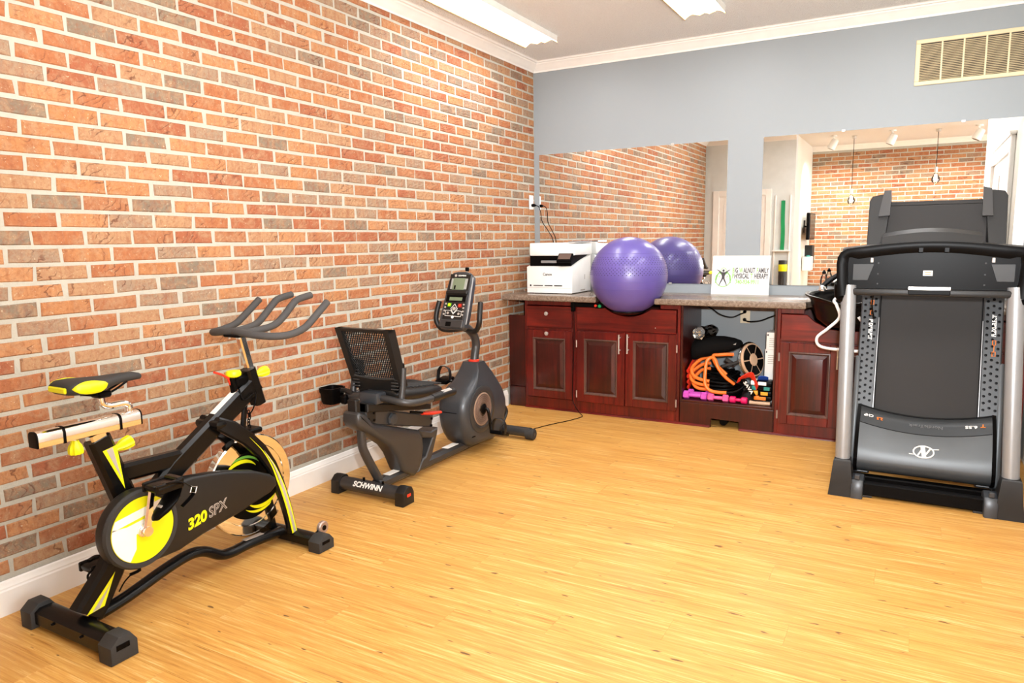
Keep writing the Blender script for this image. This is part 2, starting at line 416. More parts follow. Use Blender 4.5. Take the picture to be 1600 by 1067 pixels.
for pts, fs in BGEO:
    me = bpy.data.meshes.new('brick'); me.from_pydata(pts, [], fs); me.materials.append(M_BRICK); BMESH.append(me)
def inview(p):
    d = Vector(p)-CAM; z = d.dot(CF)
    if z < 0.2: return 0
    u, v = 800+FPX*d.dot(CR)/z, 533.5-FPX*d.dot(CU)/z
    if not (-40 < u < 1640 and -30 < v < 1097): return 0
    return abs(CAM.x)/d.length/(z*z)
cells = []
for k in range(39):
    yy = -0.103 if k % 2 == 0 else -0.200
    n = 0
    y0 = yy + BP
    while y0 > -5.75:
        c = y0 - BP/2 + rng.uniform(-.004, .004); z = BZ+BR*(k+0.5)+rng.uniform(-.0012, .0012)
        cells.append((inview((0, c, z)), c, z, rng.randrange(14), rng.random(), y0 > 0)); y0 -= BP
cells.sort(reverse=True)
def shift_runs(t, z): return t
many = MB(); tl = []
cnt = 0
for w, c, z, g, t, cut in cells:
    if cut or c < -5.64:      # closer bricks at the ends
        a, b = (c-BW/2, min(c+BW/2, -0.006)) if cut else (max(c-BW/2, -5.74), c+BW/2)
        if b-a < 0.02: continue
        sc = (b-a)/BW
        pts, fs = BGEO[g]; many.add([(p[0], (a+b)/2+p[1]*sc, z+p[2]) for p in pts], fs); tl += [t]*len(fs); continue
    if cnt < 300 and w > 0:
        o = bpy.data.objects.new('brick', BMESH[g]); COL.objects.link(o); o.parent = WL; o.location = (0, c, z); o['tint'] = t; cnt += 1
    else:
        pts, fs = BGEO[g]; many.add([(p[0], c+p[1], z+p[2]) for p in pts], fs); tl += [t]*len(fs)
def many_build(mb, tl, name, parent):
    o = mb.build(name, M_BRICKS, parent, stuff=True)
    a = o.data.attributes.new('tint', 'FLOAT', 'FACE')
    for i, t in enumerate(tl[:len(o.data.polygons)]): a.data[i].value = t
    for p in o.data.polygons: p.use_smooth = False
    return o
many_build(many, tl, 'brick_field', WL)

# back wall with the two mirrors
struct(MB().bx(-0.15, 3.65, 0, 0.15, 0, H).build('wall_back', M_WALL))
# right wall (beyond the frame, seen in the mirror) with a white cased door
struct(MB().bx(3.5, 3.65, -4.04, 0, 0, H).build('wall_right', M_WHITEWALL))
struct(MB().bx(3.65, 7.0, -4.19, -4.04, 0, H).build('wall_side', M_WHITEWALL))
D = MB(); D.bx(3.465, 3.5, -1.31, -1.2, 0, 2.09, 0.006); D.bx(3.465, 3.5, -2.92, -2.81, 0, 2.09, 0.006); D.bx(3.465, 3.5, -2.81, -1.31, 1.98, 2.09, 0.006); D.bx(3.45, 3.5, -2.95, -1.17, 2.09, 2.12, 0.006)
door1 = struct(D.build('door_1', M_TRIM))
for a, b in ((-2.8, -2.07), (-2.05, -1.32)):
    lf = MB(); lf.bx(3.49, 3.5, a, b, 0.01, 1.975, 0.003)
    for z0, z1 in ((0.15, 0.85), (1.0, 1.85)): lf.bx(3.482, 3.49, a+0.1, b-0.1, z0, z1, 0.006)
    lf.build('door_leaf', M_TRIM, door1)
# front wall behind the camera, with a door, then the opening to the front room
struct(MB().bx(-0.15, 1.3, -5.9, -5.75, 0, H).build('wall_front', mat('pale_grey_paint', rgb(208, 212, 210), 0.5)))
D = MB(); D.bx(0.126, 0.22, -5.75, -5.72, 0, 2.05, 0.005); D.bx(0.9, 0.985, -5.75, -5.72, 0, 2.05, 0.005); D.bx(0.22, 0.9, -5.75, -5.72, 1.96, 2.05, 0.005)
door2 = struct(D.build('door_2', M_TRIM))
lf = MB(); lf.bx(0.22, 0.9, -5.75, -5.735, 0.01, 1.96, 0.002)
for x0, x1 in ((0.29, 0.53), (0.59, 0.83)):
    for z0, z1 in ((0.15, 0.75), (0.9, 1.3), (1.42, 1.85)): lf.bx(x0, x1, -5.735, -5.728, z0, z1, 0.005)
dl = lf.build('door_leaf', M_TRIM, door2)
MB().lathe([(0.012, 0), (0.012, 0.03), (0.03, 0.035), (0.032, 0.06), (0.02, 0.075), (0.002, 0.078)], (0.84, -5.735, 0.98), 'y', 16).build('door_knob', M_STEEL, dl)
struct(MB().bx(1.2, 1.3, -7.6, -5.9, 0, H).build('wall_inner', M_WHITEWALL))
WF = struct(MB().bx(1.2, 7.0, -7.75, -7.6035, 0, H).build('wall_far', M_MORTAR))
mf = MB(); tl = []
for k in range(40):
    x = 1.3 - (BP/2 if k % 2 else 0)
    while x < 7.0:
        a, b = max(x, 1.3)+0.006, min(x+BP, 7.0)-0.006; x += BP
        if b-a < 0.03: continue
        pts, fs = BGEO[rng.randrange(14)]; sc = (b-a)/BW; z = 0.14+BR*(k+.5)-0.06
        if z > H-0.1: continue
        mf.add([((a+b)/2-p[1]*sc, -7.6+p[0], z+p[2]) for p in pts], fs); tl += [rng.random()]*len(fs)
many_build(mf, tl, 'brick_field', WF)
# window wall of the front room
WR = MB(); WR.bx(7.0, 7.15, -7.75, -4.04, 0, 0.6); WR.bx(7.0, 7.15, -7.75, -4.04, 2.5, H); WR.bx(7.0, 7.15, -4.4, -4.04, 0.6, 2.5); WR.bx(7.0, 7.15, -7.75, -7.4, 0.6, 2.5)
struct(WR.build('wall_window', M_WHITEWALL))
w = MB()
for yy in (-7.37, -6.4, -5.4, -4.43): w.bx(6.97, 7.1, yy-0.03, yy+0.03, 0.6, 2.5, 0.005)
for zz in (0.63, 1.55, 2.47): w.bx(6.98, 7.08, -7.4, -4.4, zz-0.03, zz+0.03, 0.005)
win = struct(w.build('window_1', M_TRIM))
MB().bx(7.03, 7.035, -7.37, -4.43, 0.63, 2.47).build('pane', M_GLASS, win)

# baseboard and crown mouldings
def run_profile(prof, path, name, m):
    """prof (out, z) swept along straight wall: path = (origin, along, outward)"""
    o, a, n = [Vector(q) for q in path]; mb = MB()
    mb.ring_loft([[o+n*p+V(0, 0, z) for p, z in prof], [o+a+n*p+V(0, 0, z) for p, z in prof]])
    return struct(mb.build(name, m, sharp=25))
BB = [(0, 0), (0.016, 0), (0.016, 0.092), (0.013, 0.098), (0.013, 0.104), (0.009, 0.112), (0.006, 0.124), (0.0, 0.128)]
run_profile(BB, ((0, -5.74, 0), (0, 5.2, 0), (1, 0, 0)), 'baseboard_left', M_TRIM)
run_profile(BB, ((3.5, -4.0, 0), (0, 1.05, 0), (-1, 0, 0)), 'baseboard_right', M_TRIM)
CRP = [(0, -0.078), (0.006, -0.078), (0.008, -0.066), (0.016, -0.058), (0.03, -0.045), (0.04, -0.03), (0.052, -0.022), (0.056, -0.014), (0.07, -0.012), (0.074, -0.004), (0.082, 0), (0, 0)]
CR_ = [(p, H+z) for p, z in CRP]
run_profile(CR_, ((0, -5.75, 0), (0, 5.75, 0), (1, 0, 0)), 'trim_1', M_TRIM)
run_profile(CR_, ((0, 0, 0), (3.5, 0, 0), (0, -1, 0)), 'trim_2', M_TRIM)
run_profile(CR_, ((3.5, -4.04, 0), (0, 4.04, 0), (-1, 0, 0)), 'trim_3', M_TRIM)
run_profile(CR_, ((0, -5.75, 0), (1.3, 0, 0), (0, 1, 0)), 'trim_4', M_TRIM)
run_profile(CR_, ((1.3, -7.6, 0), (5.7, 0, 0), (0, 1, 0)), 'trim_5', M_TRIM)

# ceiling lights
def ceiling_light(xc, y1, y0, label):
    t = thing('ceiling_light', label, 'ceiling light', (xc, (y0+y1)/2, H), 'fluorescent fixtures on the ceiling')
    hw = 0.128
    wave = [(-hw, -0.048), (-0.104, -0.030), (-0.08, -0.022), (-0.055, -0.028), (-0.03, -0.035), (-0.012, -0.028), (0, -0.024), (0.012, -0.028), (0.03, -0.035), (0.055, -0.028), (0.08, -0.022), (0.104, -0.030), (hw, -0.046)]
    prof = [(-hw, -0.010)]+wave+[(hw, -0.010)]
    mb = MB(); mb.ring_loft([[V(xc+a, y, H+z) for a, z in wave] for y in (y0, y1)], cap=False, closed=False); mb.build('lens', M_LENS, t, sharp=60)
    MB().bx(xc-hw, xc+hw, y0, y1, H-0.012, H-0.001, 0.003).build('tray', M_WHT, t)
    MB().bx(xc-hw-0.008, xc-hw-0.001, y0-0.002, y1+0.002, H-0.054, H-0.004, 0.002).build('edge_strip', M_TANEDGE, t)  # tan strip along the brick-wall side only, opposite strip is white
    MB().bx(xc+hw+0.001, xc+hw+0.004, y0-0.002, y1+0.002, H-0.046, H-0.004, 0.001).build('edge_strip', M_WHT, t)
    for yy in (y0-0.003, y1+0.003):
        mb = MB(); mb.ring_loft([[V(xc+a*1.03, yy+d, H+z*1.12-0.002) for a, z in prof] for d in (-0.003, 0.003)]); mb.build('end_cap', M_TANEDGE, t)
ceiling_light(0.405, -0.66, -1.91, 'lit fluorescent ceiling light nearest the brick wall, over the back corner')
ceiling_light(1.607, -0.70, -1.95, 'lit fluorescent ceiling light cut by the top edge, away from the brick')
ceiling_light(1.65, -3.2, -4.45, 'lit fluorescent ceiling light over the open floor, outside the frame')
ceiling_light(2.81, -0.84, -2.09, 'lit fluorescent ceiling light over the treadmill, outside the frame')
ceiling_light(2.81, -3.2, -4.45, 'lit fluorescent ceiling light just before the camera, outside the frame')

# ================================================================== BACK WALL FITTINGS
def mirror(x0, x1, label, clips):
    t = thing('wall_mirror', label, 'mirror', (x0, 0, 0.993))
    MB().bx(x0, x1, -0.007, -0.001, 0.993, 2.062, 0.0012).build('mirror_glass', M_MIRROR, t)
    for cx in clips:
        for z in (2.062, 0.993): MB().bx(cx-0.012, cx+0.012, -0.010, 0.0, z-0.008, z+0.008, 0.002).build('mirror_clip', M_STEEL, t)
mirror(0.048, 1.621, 'frameless wall mirror on the left, behind printer and ball', (0.5, 1.2))
mirror(1.874, 3.47, 'frameless wall mirror on the right, behind the treadmill', (2.4, 3.1))
# vent
t = thing('air_vent', 'cream return air grille high on the grey wall', 'vent', (3.15, 0, 2.45))
x0, x1, z0, z1 = 2.808, 3.46, 2.309, 2.596
m = MB(); m.bx(x0, x1, -0.012, 0, z0, z0+0.026, 0.003); m.bx(x0, x1, -0.012, 0, z1-0.026, z1, 0.003); m.bx(x0, x0+0.028, -0.012, 0, z0+0.026, z1-0.026, 0.003); m.bx(x1-0.028, x1, -0.012, 0, z0+0.026, z1-0.026, 0.003); m.build('vent_frame', M_IVORY, t)
MB().bx(x0+0.028, x1-0.028, -0.002, -0.0005, z0+0.026, z1-0.026).build('vent_backing', M_DARKSLOT, t)
for k in range(1, 5):
    xx = x0+0.028+k*0.1195; MB().bx(xx-0.005, xx+0.005, -0.010, -0.001, z0+0.02, z1-0.02).build('divider', M_IVORY, t)
m = MB()
for k in range(22):
    zz = z0+0.032+k*0.0104; m.box(((x0+x1)/2, -0.006, zz), (x1-x0-0.056, 0.0055, 0.0012), 0, Matrix.Rotation(math.radians(-38), 3, 'X'))
m.build('louvers', M_IVORY, t, stuff=True)
for zz in (z0+0.012, z1-0.012): MB().lathe([(0.004, 0), (0.004, -0.001), (0.002, -0.002)], (3.12, -0.012, zz), 'y', 8).build('screw', M_STEEL, t)

def outlet(loc, face, label, mt, w=0.072, h=0.118):
    """face 'x' (on the brick) or 'y' (on the back wall)"""
    t = thing('wall_outlet', label, 'outlet', loc); x, y, z = loc
    if face == 'x':
        MB().bx(x, x+0.006, y-w/2, y+w/2, z-h/2, z+h/2, 0.002).build('cover_plate', mt, t)
        for s in (-1, 1): MB().bx(x+0.006, x+0.008, y-0.017, y+0.017, z+s*0.03-0.013, z+s*0.03+0.013, 0.001).build('socket', mt, t)
    else:
        MB().bx(x-w/2, x+w/2, y-0.006, y, z-h/2, z+h/2, 0.002).build('cover_plate', mt, t)
        for s in (-1, 1): MB().bx(x-0.017, x+0.017, y-0.008, y-0.006, z+s*0.03-0.013, z+s*0.03+0.013, 0.001).build('socket', mt, t)
    return t
outlet((0.001, -0.075, 1.665), 'x', 'white outlet plate on the brick wall above the printer', M_WHT)
outlet((1.782, 0, 0.760), 'y', 'almond outlet plate inside the open cabinet bay', M_ALMOND)
def cord(name, path, r, m, label, cat, plug=None, n=8, smooth=6):
    t = thing(name, label, cat, path[0]); MB().tube(path, r, n, smooth).build('cable', m, t)
    if plug: MB().tube(plug, [0.011, 0.014, 0.012, 0.006], 10).build('plug', M_BPL2, t)
    return t
cord('power_cord', [(0.045, -0.075, 1.64), (0.075, -0.074, 1.625), (0.09, -0.07, 1.58), (0.10, -0.06, 1.5), (0.15, -0.045, 1.42), (0.19, -0.035, 1.33), (0.20, -0.03, 1.1), (0.2, -0.032, 0.96)], 0.0035, M_BPL2, 'black power cord hanging from brick wall outlet behind printer', 'cord', [(0.008, -0.075, 1.64), (0.02, -0.075, 1.64), (0.035, -0.075, 1.64), (0.05, -0.075, 1.638)])
cord('power_cord', [(1.79, -0.05, 0.788), (1.76, -0.07, 0.776), (1.70, -0.09, 0.752), (1.62, -0.1, 0.77), (1.55, -0.1, 0.815), (1.48, -0.1, 0.845)], 0.005, M_BPL2, 'black cord sagging left from the outlet in open bay', 'cord', [(1.782, -0.009, 0.79), (1.782, -0.02, 0.79), (1.784, -0.035, 0.79), (1.79, -0.05, 0.788)])
cord('power_cord', [(1.79, -0.05, 0.728), (1.83, -0.07, 0.722), (1.91, -0.09, 0.735), (1.98, -0.09, 0.765), (2.065, -0.09, 0.80)], 0.005, M_BPL2, 'black cord running right from yellow plug in open bay', 'cord', [(1.782, -0.009, 0.73), (1.782, -0.02, 0.73), (1.784, -0.035, 0.73), (1.79, -0.05, 0.728)])

# ================================================================== CABINETS
YF = -0.517
def knob(x, z, parent, y=-0.535):
    MB().lathe([(0.007, 0), (0.006, -0.012), (0.013, -0.016), (0.017, -0.022), (0.014, -0.028), (0.002, -0.030)], (x, y, z), 'y', 14).build('knob', M_STEEL, parent)
def bar_handle(x, z0, z1, parent, y=-0.537):
    m = MB(); m.tube([(x, y-0.028, z0), (x, y-0.028, z1)], 0.006, 10)
    for z in (z0+0.025, z1-0.025): m.tube([(x, y, z), (x, y-0.028, z)], 0.005, 8)
    m.build('handle', M_STEEL, parent)
def door(t, x0, x1, z0, z1, handle=None, hinge=None, kn=None, rail=0.062):
    """raised panel door: stiles and rails, worn moulding, dark raised panel"""
    y = YF
    m = MB(); yf = y-0.02
    m.bx(x0, x0+rail, yf, y, z0, z1, 0.003); m.bx(x1-rail, x1, yf, y, z0, z1, 0.003)
    m.bx(x0+rail, x1-rail, yf, y, z0, z0+rail, 0.003); m.bx(x0+rail, x1-rail, yf, y, z1-rail, z1, 0.003)
    d = m.build('door', M_CH, t)
    a0, a1, b0, b1 = x0+rail-0.004, x1-rail+0.004, z0+rail-0.004, z1-rail+0.004
    def fr(i, yy): return [V(a0+i, yy, b0+i), V(a1-i, yy, b0+i), V(a1-i, yy, b1-i), V(a0+i, yy, b1-i)]
    MB().ring_loft([fr(0, yf+0.002), fr(0.004, yf-0.004), fr(0.010, yf-0.005), fr(0.020, yf+0.008), fr(0.022, yf+0.012)], cap=False).build('panel_moulding', M_CHM, d, sharp=20)
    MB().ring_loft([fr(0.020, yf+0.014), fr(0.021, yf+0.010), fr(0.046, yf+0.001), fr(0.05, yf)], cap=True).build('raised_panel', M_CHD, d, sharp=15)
    if handle: bar_handle(handle, z1-0.155, z1-0.01, d)
    if kn: knob(kn, z1-0.022, d, yf)
    if hinge:
        for zz in (z0+0.06, z1-0.10): MB().tube([(hinge, yf-0.001, zz-0.028), (hinge, yf-0.001, zz+0.028)], 0.006, 8).build('hinge', M_CUP, d)
    return d
def carcass(t, x0, x1, z0=0.0, z1=0.874, back=-0.02, stile=0.022, gap=None):
    m = MB()
    m.bx(x0, x0+0.018, YF+0.018, back, z0, z1); m.bx(x1-0.018, x1, YF+0.018, back, z0, z1)
    m.bx(x0+0.018, x1-0.018, YF+0.018, back, 0.07, 0.088); m.bx(x0+0.018, x1-0.018, back-0.006, back, 0.088, z1)
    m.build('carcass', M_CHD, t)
    f = MB(); f.bx(x0, x0+stile, YF, YF+0.018, 0.0, z1, 0.002); f.bx(x1-stile, x1, YF, YF+0.018, 0.0, z1, 0.002)
    for ga, gb in ([(x0+stile, x1-stile)] if not gap else [(x0+stile, gap[0]), (gap[1], x1-stile)]): f.bx(ga, gb, YF, YF+0.018, 0.838, z1, 0.002)
    f.bx(x0+stile, x1-stile, YF, YF+0.018, 0.0, 0.092, 0.002); f.bx(x0+stile, x1-stile, YF, YF+0.018, 0.636, 0.668, 0.002)
    f.build('face_frame', M_CH, t)
# filler against the brick
t = thing('cabinet_filler', 'dark cherry filler panel between the brick wall and first cabinet', 'cabinet', (0.08, YF, 0))
MB().bx(0.012, 0.165, YF+0.012, YF+0.035, 0.164, 0.748, 0.003).build('filler_panel', M_CHD, t)
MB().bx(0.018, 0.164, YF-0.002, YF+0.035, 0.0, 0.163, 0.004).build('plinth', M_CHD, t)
# unit 1
t = thing('base_cabinet', 'narrow cherry base cabinet beside the brick wall with two knobs', 'cabinet', (0.385, YF, 0))
carcass(t, 0.166, 0.606)
m = MB(); m.bx(0.19, 0.584, YF-0.018, YF, 0.662, 0.832, 0.004); d = m.build('drawer', M_CHX, t); knob(0.376, 0.775, d)
door(t, 0.188, 0.590, 0.098, 0.640, kn=0.378)
# unit 2
t = thing('base_cabinet', 'wide cherry base cabinet with two bar handles, under purple ball', 'cabinet', (1.02, YF, 0))
m = MB(); x0, x1, back = 0.608, 1.434, -0.02
m.bx(x0, x0+0.018, YF+0.018, back, 0, 0.76); m.bx(x1-0.018, x1, YF+0.018, back, 0, 0.874); m.bx(x0+0.018, x1-0.018, YF+0.018, back, 0.07, 0.088); m.bx(x0+0.018, x1-0.018, back-0.006, back, 0.088, 0.874); m.build('carcass', M_CHD, t)
BC = V(1.04, -0.515, 1.078); RB = 0.283
def zcut(x, r, y): # height of the bowl's underside at the cabinet front
    q = r*r-(x-BC.x)**2-(y-BC.y)**2
    return BC.z-math.sqrt(q) if q > 0 else 9
nz = [(x1-0.022, 0.874)]
f = MB(); f.bx(x0, x0+0.022, YF, YF+0.018, 0.0, 0.874, 0.002); f.bx(x1-0.022, x1, YF, YF+0.018, 0.0, 0.874, 0.002); f.bx(x0+0.022, x1-0.022, YF, YF+0.018, 0, 0.092, 0.002); f.bx(x0+0.022, x1-0.022, YF, YF+0.018, 0.636, 0.668, 0.002)
f.bx(x0+0.022, 0.795, YF, YF+0.018, 0.838, 0.874, 0.002); f.bx(1.285, x1-0.022, YF, YF+0.018, 0.838, 0.874, 0.002)
f.build('face_frame', M_CH, t)
top = [(0.63, 0.834)]+[(BC.x+dx, min(0.834, zcut(BC.x+dx, RB+0.020, YF-0.01))) for dx in [-0.22+0.44*i/22 for i in range(23)]]+[(1.408, 0.834)]
MB().prism([(0.63, 0.662), (1.408, 0.662)]+list(reversed(top)), 'y', YF-0.018, YF, 0.003).build('false_drawer_front', M_CHX, t)
door(t, 0.630, 1.020, 0.094, 0.650, handle=0.984, hinge=0.628)
door(t, 1.026, 1.414, 0.094, 0.656, handle=1.050, hinge=1.417)
MB().lathe([(0.003, 0), (0.003, -0.003), (0.001, -0.004)], (1.255, YF-0.018, 0.70), 'y', 8).build('screw', M_STEEL, t)
# open bay
t = thing('open_cabinet_bay', 'open cherry storage bay under counter holding exercise gear', 'cabinet', (1.76, YF, 0))
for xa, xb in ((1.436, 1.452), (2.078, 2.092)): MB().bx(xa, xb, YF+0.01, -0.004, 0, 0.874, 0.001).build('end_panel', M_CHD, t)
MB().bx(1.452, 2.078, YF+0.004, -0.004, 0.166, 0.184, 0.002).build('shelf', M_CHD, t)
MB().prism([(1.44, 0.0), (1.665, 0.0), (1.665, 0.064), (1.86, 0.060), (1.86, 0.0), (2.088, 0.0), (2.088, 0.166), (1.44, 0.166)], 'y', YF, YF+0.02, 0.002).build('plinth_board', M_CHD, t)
MB().bx(1.452, 2.078, -0.03, -0.004, 0.80, 0.874, 0.002).build('wall_rail', M_CHM, t)
MB().tube([(1.752, YF+0.02, 0.045), (1.752, YF+0.18, 0.045)], 0.026, 16).build('pipe', M_BPL2, t)
# units right of the bay
t = thing('base_cabinet', 'cherry base cabinet right of open bay, partly behind left treadmill post', 'cabinet', (2.49, YF, 0))
carcass(t, 2.094, 2.884, gap=(2.262, 2.80))
top = [(2.122, 0.834), (2.28, 0.834), (2.33, 0.79), (2.42, 0.745), (2.56, 0.735), (2.70, 0.76), (2.76, 0.79), (2.80, 0.834), (2.86, 0.834)]
MB().prism([(2.122, 0.655), (2.86, 0.655)]+list(reversed(top)), 'y', YF-0.018, YF, 0.003).build('false_drawer_front', M_CHX, t)
door(t, 2.118, 2.494, 0.090, 0.645, handle=2.478, hinge=2.116)
door(t, 2.500, 2.866, 0.090, 0.645, handle=2.518)
t = thing('base_cabinet', 'cherry base cabinet at far right behind the treadmill deck', 'cabinet', (3.18, YF, 0))
carcass(t, 2.886, 3.48)
MB().bx(2.91, 3.458, YF-0.018, YF, 0.655, 0.832, 0.004).build('drawer', M_CHX, t)
door(t, 2.906, 3.180, 0.090, 0.645, handle=3.16); door(t, 3.186, 3.460, 0.090, 0.645, handle=3.206)
# toe moulding
for i, (a, b) in enumerate(((0.166, 1.66), (1.864, 3.48))):
    struct(MB().prism([(YF, 0.0), (YF-0.014, 0.0), (YF-0.012, 0.008), (YF-0.006, 0.013), (YF, 0.015)], 'x', a, b).build('trim_%d' % (6+i), M_CHX))
# countertop with cut-outs for the two wash bowls
CZ0, CZ1, CY = 0.8755, 0.921, -0.602
def cutarc(cx, cy, rx, n=24):
    pts = []
    a0 = math.asin(max(-1, min(1, (CY-cy)/rx)))
    A0, A1 = math.degrees(PI-a0)-0, math.degrees(a0)
    return arc(cx, cy, rx, A0, A1, n)
P2 = [(0.004, CY)] + cutarc(BC.x, BC.y, 0.243) + cutarc(2.53, -0.56, 0.255) + [(3.495, CY), (3.495, -0.002), (0.004, -0.002)]
ct = MB().prism(P2, 'z', CZ0, CZ1, 0.010, 3).build('countertop', M_COUNTER)
rebase(ct, (1.75, -0.3, CZ0)); tag(ct, 'long speckled brown countertop with a bowl cut-out under the ball', 'countertop')

# wash bowls (salon basins)
def basin(name, cx, cy, label, rim_z, R, ry, bot, fy):
    t = thing(name, label, 'basin', (cx, cy, bot))
    out, inn = [], []
    n = 40
    def ring(k, z, tilt, grow=0):
        r = []
        for i in range(n):
            a = 2*PI*i/n; x = R*k*math.cos(a); yv = (ry if math.sin(a) > 0 else fy)*k*math.sin(a)
            lift = tilt*(math.sin(a)*0.5)
            dip = -0.035*max(0, -math.sin(a))**8*(1 if k > 0.85 else 0)
            r.append(V(cx+x*(1+grow), cy+yv*(1+grow), z+lift+dip))
        return r
    rings = [ring(0.30, bot, 0.0), ring(0.55, bot+0.012, 0), ring(0.78, bot+0.06, 0.01), ring(0.94, rim_z-0.045, 0.02), ring(1.0, rim_z-0.02, 0.03), ring(1.06, rim_z-0.014, 0.03), ring(1.08, rim_z-0.002, 0.03), ring(1.05, rim_z, 0.03), ring(0.98, rim_z-0.006, 0.03), ring(0.9, rim_z-0.045, 0.02), ring(0.74, bot+0.07, 0.01), ring(0.5, bot+0.026, 0), ring(0.15, bot+0.02, 0)]
    MB().ring_loft(rings).build('bowl', M_BLACK, t, sharp=50)
    return t
bt = basin('wash_basin', 2.53, -0.56, 'glossy black wash basin in the counter behind treadmill post', 0.985, 0.245, 0.2, 0.765, 0.235)
MB().lathe([(0.03, 0), (0.03, 0.01), (0.024, 0.014), (0.02, 0.03), (0.012, 0.04)], (2.36, -0.47, 0.99), 'z', 16).build('faucet_base', M_CHROME, bt)
m = MB(); m.tube([(2.36, -0.47, 1.02), (2.40, -0.455, 1.06), (2.46, -0.44, 1.10)], [0.016, 0.018, 0.016], 12, 4); m.sphere((2.47, -0.44, 1.105), 0.034, 14, 10); m.tube([(2.48, -0.44, 1.11), (2.54, -0.43, 1.15), (2.58, -0.43, 1.15)], [0.013, 0.017, 0.02], 12, 4); m.build('spray_head', M_BLACK, bt)
cord('basin_hose', [(2.53, -0.50, 1.06), (2.49, -0.62, 0.99), (2.46, -0.78, 0.955), (2.48, -0.84, 0.93), (2.50, -0.86, 0.86), (2.44, -0.86, 0.79), (2.38, -0.85, 0.73), (2.40, -0.84, 0.675), (2.52, -0.84, 0.66), (2.66, -0.83, 0.66), (2.72, -0.8, 0.70), (2.66, -0.8, 0.78), (2.60, -0.8, 0.86)], 0.009, M_CORDW, 'white hose looping over the black basin behind the treadmill post', 'hose', n=10)
# bowl under the ball
t = thing('wash_basin', 'black wash basin holding the purple ball, mostly hidden', 'basin', (BC.x, BC.y, 0.78))
rs = []
for r, zs in ((RB+0.012, [-0.9995, -0.985, -0.97, -0.95, -0.93, -0.90]), (RB+0.003, [-0.90, -0.93, -0.95, -0.97, -0.985, -0.9995])):
    for q in zs:
        rr = r*math.sqrt(1-q*q); rs.append([V(BC.x+rr*math.cos(2*PI*k/40), BC.y+rr*math.sin(2*PI*k/40), BC.z+r*q) for k in range(40)])
MB().ring_loft(rs).build('bowl', M_BLACK, t, sharp=50)
m = MB(); m.bx(0.60, 0.80, YF-0.045, YF-0.02, 0.836, 0.868, 0.004); m.bx(0.592, 0.622, YF-0.05, YF-0.019, 0.80, 0.872, 0.004); m.bx(0.79, 0.862, YF-0.06, YF-0.02, 0.832, 0.872, 0.006)
fx = m.build('tap_bracket', M_BPL2, t)
MB().lathe([(0.010, 0), (0.010, -0.01), (0.006, -0.014)], (0.805, YF-0.06, 0.853), 'y', 12).build('hot_marker', M_RED, fx)
MB().lathe([(0.012, 0), (0.012, -0.012), (0.007, -0.016)], (0.838, YF-0.06, 0.851), 'y', 12).build('cold_marker', M_GREENB, fx)

# exercise ball
t = thing('exercise_ball', 'large purple exercise ball with dotted grip bands on the counter', 'exercise ball', (BC.x, BC.y, BC.z-RB))
MB().sphere(BC, RB, 64, 40).build('ball_skin', M_PURP, t, sharp=80)
m = MB()
for band in (0.05, 0.31):
    for rw in range(5):
        q = band+rw*0.045; rr = RB*math.sqrt(1-q*q); nn = 64
        for k in range(nn):
            a = 2*PI*(k+0.5*(rw % 2))/nn; nrm = V(math.cos(a)*math.sqrt(1-q*q), math.sin(a)*math.sqrt(1-q*q), q); c = BC+nrm*(RB-0.0005)
            u = V(-math.sin(a), math.cos(a), 0); w_ = nrm.cross(u); s = 0.0046
            m.add([c+u*s, c+w_*s, c-u*s, c-w_*s, c+nrm*0.0025], [(0, 1, 4), (1, 2, 4), (2, 3, 4), (3, 0, 4)])
m.build('grip_nubs', M_PURPD, t, stuff=True)
for q in (-0.12, -0.3, 0.58):
    rr = (RB+0.0002)*math.sqrt(1-q*q); MB().tube([(BC.x+rr*math.cos(2*PI*k/48), BC.y+rr*math.sin(2*PI*k/48), BC.z+RB*q) for k in range(48)], 0.0013, 6, loop=True).build('seam_ring', M_PURP, t)

# printer
t = thing('printer', 'white multifunction printer with tilted touch screen on the counter', 'printer', (0.34, -0.24, CZ1+0.006))
zb = CZ1+0.006
x0, x1, y0, y1 = 0.138, 0.542, -0.425, -0.05
m = MB(); m.prism([(y0, zb), (y1, zb), (y1, 1.225), (y0+0.19, 1.185), (y0, 1.135)], 'x', x0, x1, 0.008, 2); body = m.build('printer_body', M_WHT, t)
for xx in (x0+0.03, x1-0.03):
    for yy in (y0+0.03, y1-0.03): MB().bx(xx-0.012, xx+0.012, yy-0.012, yy+0.012, CZ1, zb+0.002, 0.001).build('foot', M_BPL2, t)
MB().bx(x0+0.02, x1-0.02, y0+0.02, y1-0.02, 1.12, 1.225, 0.004).build('paper_bay', M_BPL2, t)
m = MB(); m.prism([(y0+0.03, 1.226), (y1, 1.226), (y1, 1.322), (y0+0.03, 1.31)], 'x', x0+0.02, x1+0.01, 0.008, 2); sc = m.build('scanner_lid', M_WHT, t)
MB().bx(x0+0.022, 0.42, y0+0.012, y0+0.2, 1.222, 1.324, 0.008, 2).build('document_feeder', M_WHT, t)
m = MB(); m.prism([(0.43, 1.326), (0.56, 1.326), (0.56, 1.338), (0.44, 1.334)], 'y', y0+0.16, y1-0.02, 0.002); m.build('paper_tray', M_SILVER, t)
for a, b in ((0.20, 0.285), (0.3, 0.37), (0.385, 0.455)): MB().bx(a, b, y0-0.002, y0+0.004, zb+0.055, zb+0.062).build('tray_slot', M_BPL2, t)
MB().bx(x0+0.03, x0+0.042, y0-0.002, y0+0.004, zb+0.052, zb+0.066).build('power_button', M_BPL2, t)
MB().bx(x0+0.004, x1-0.004, y0-0.0012, y0+0.002, zb+0.04, zb+0.0415).build('tray_seam', M_SILP, t)
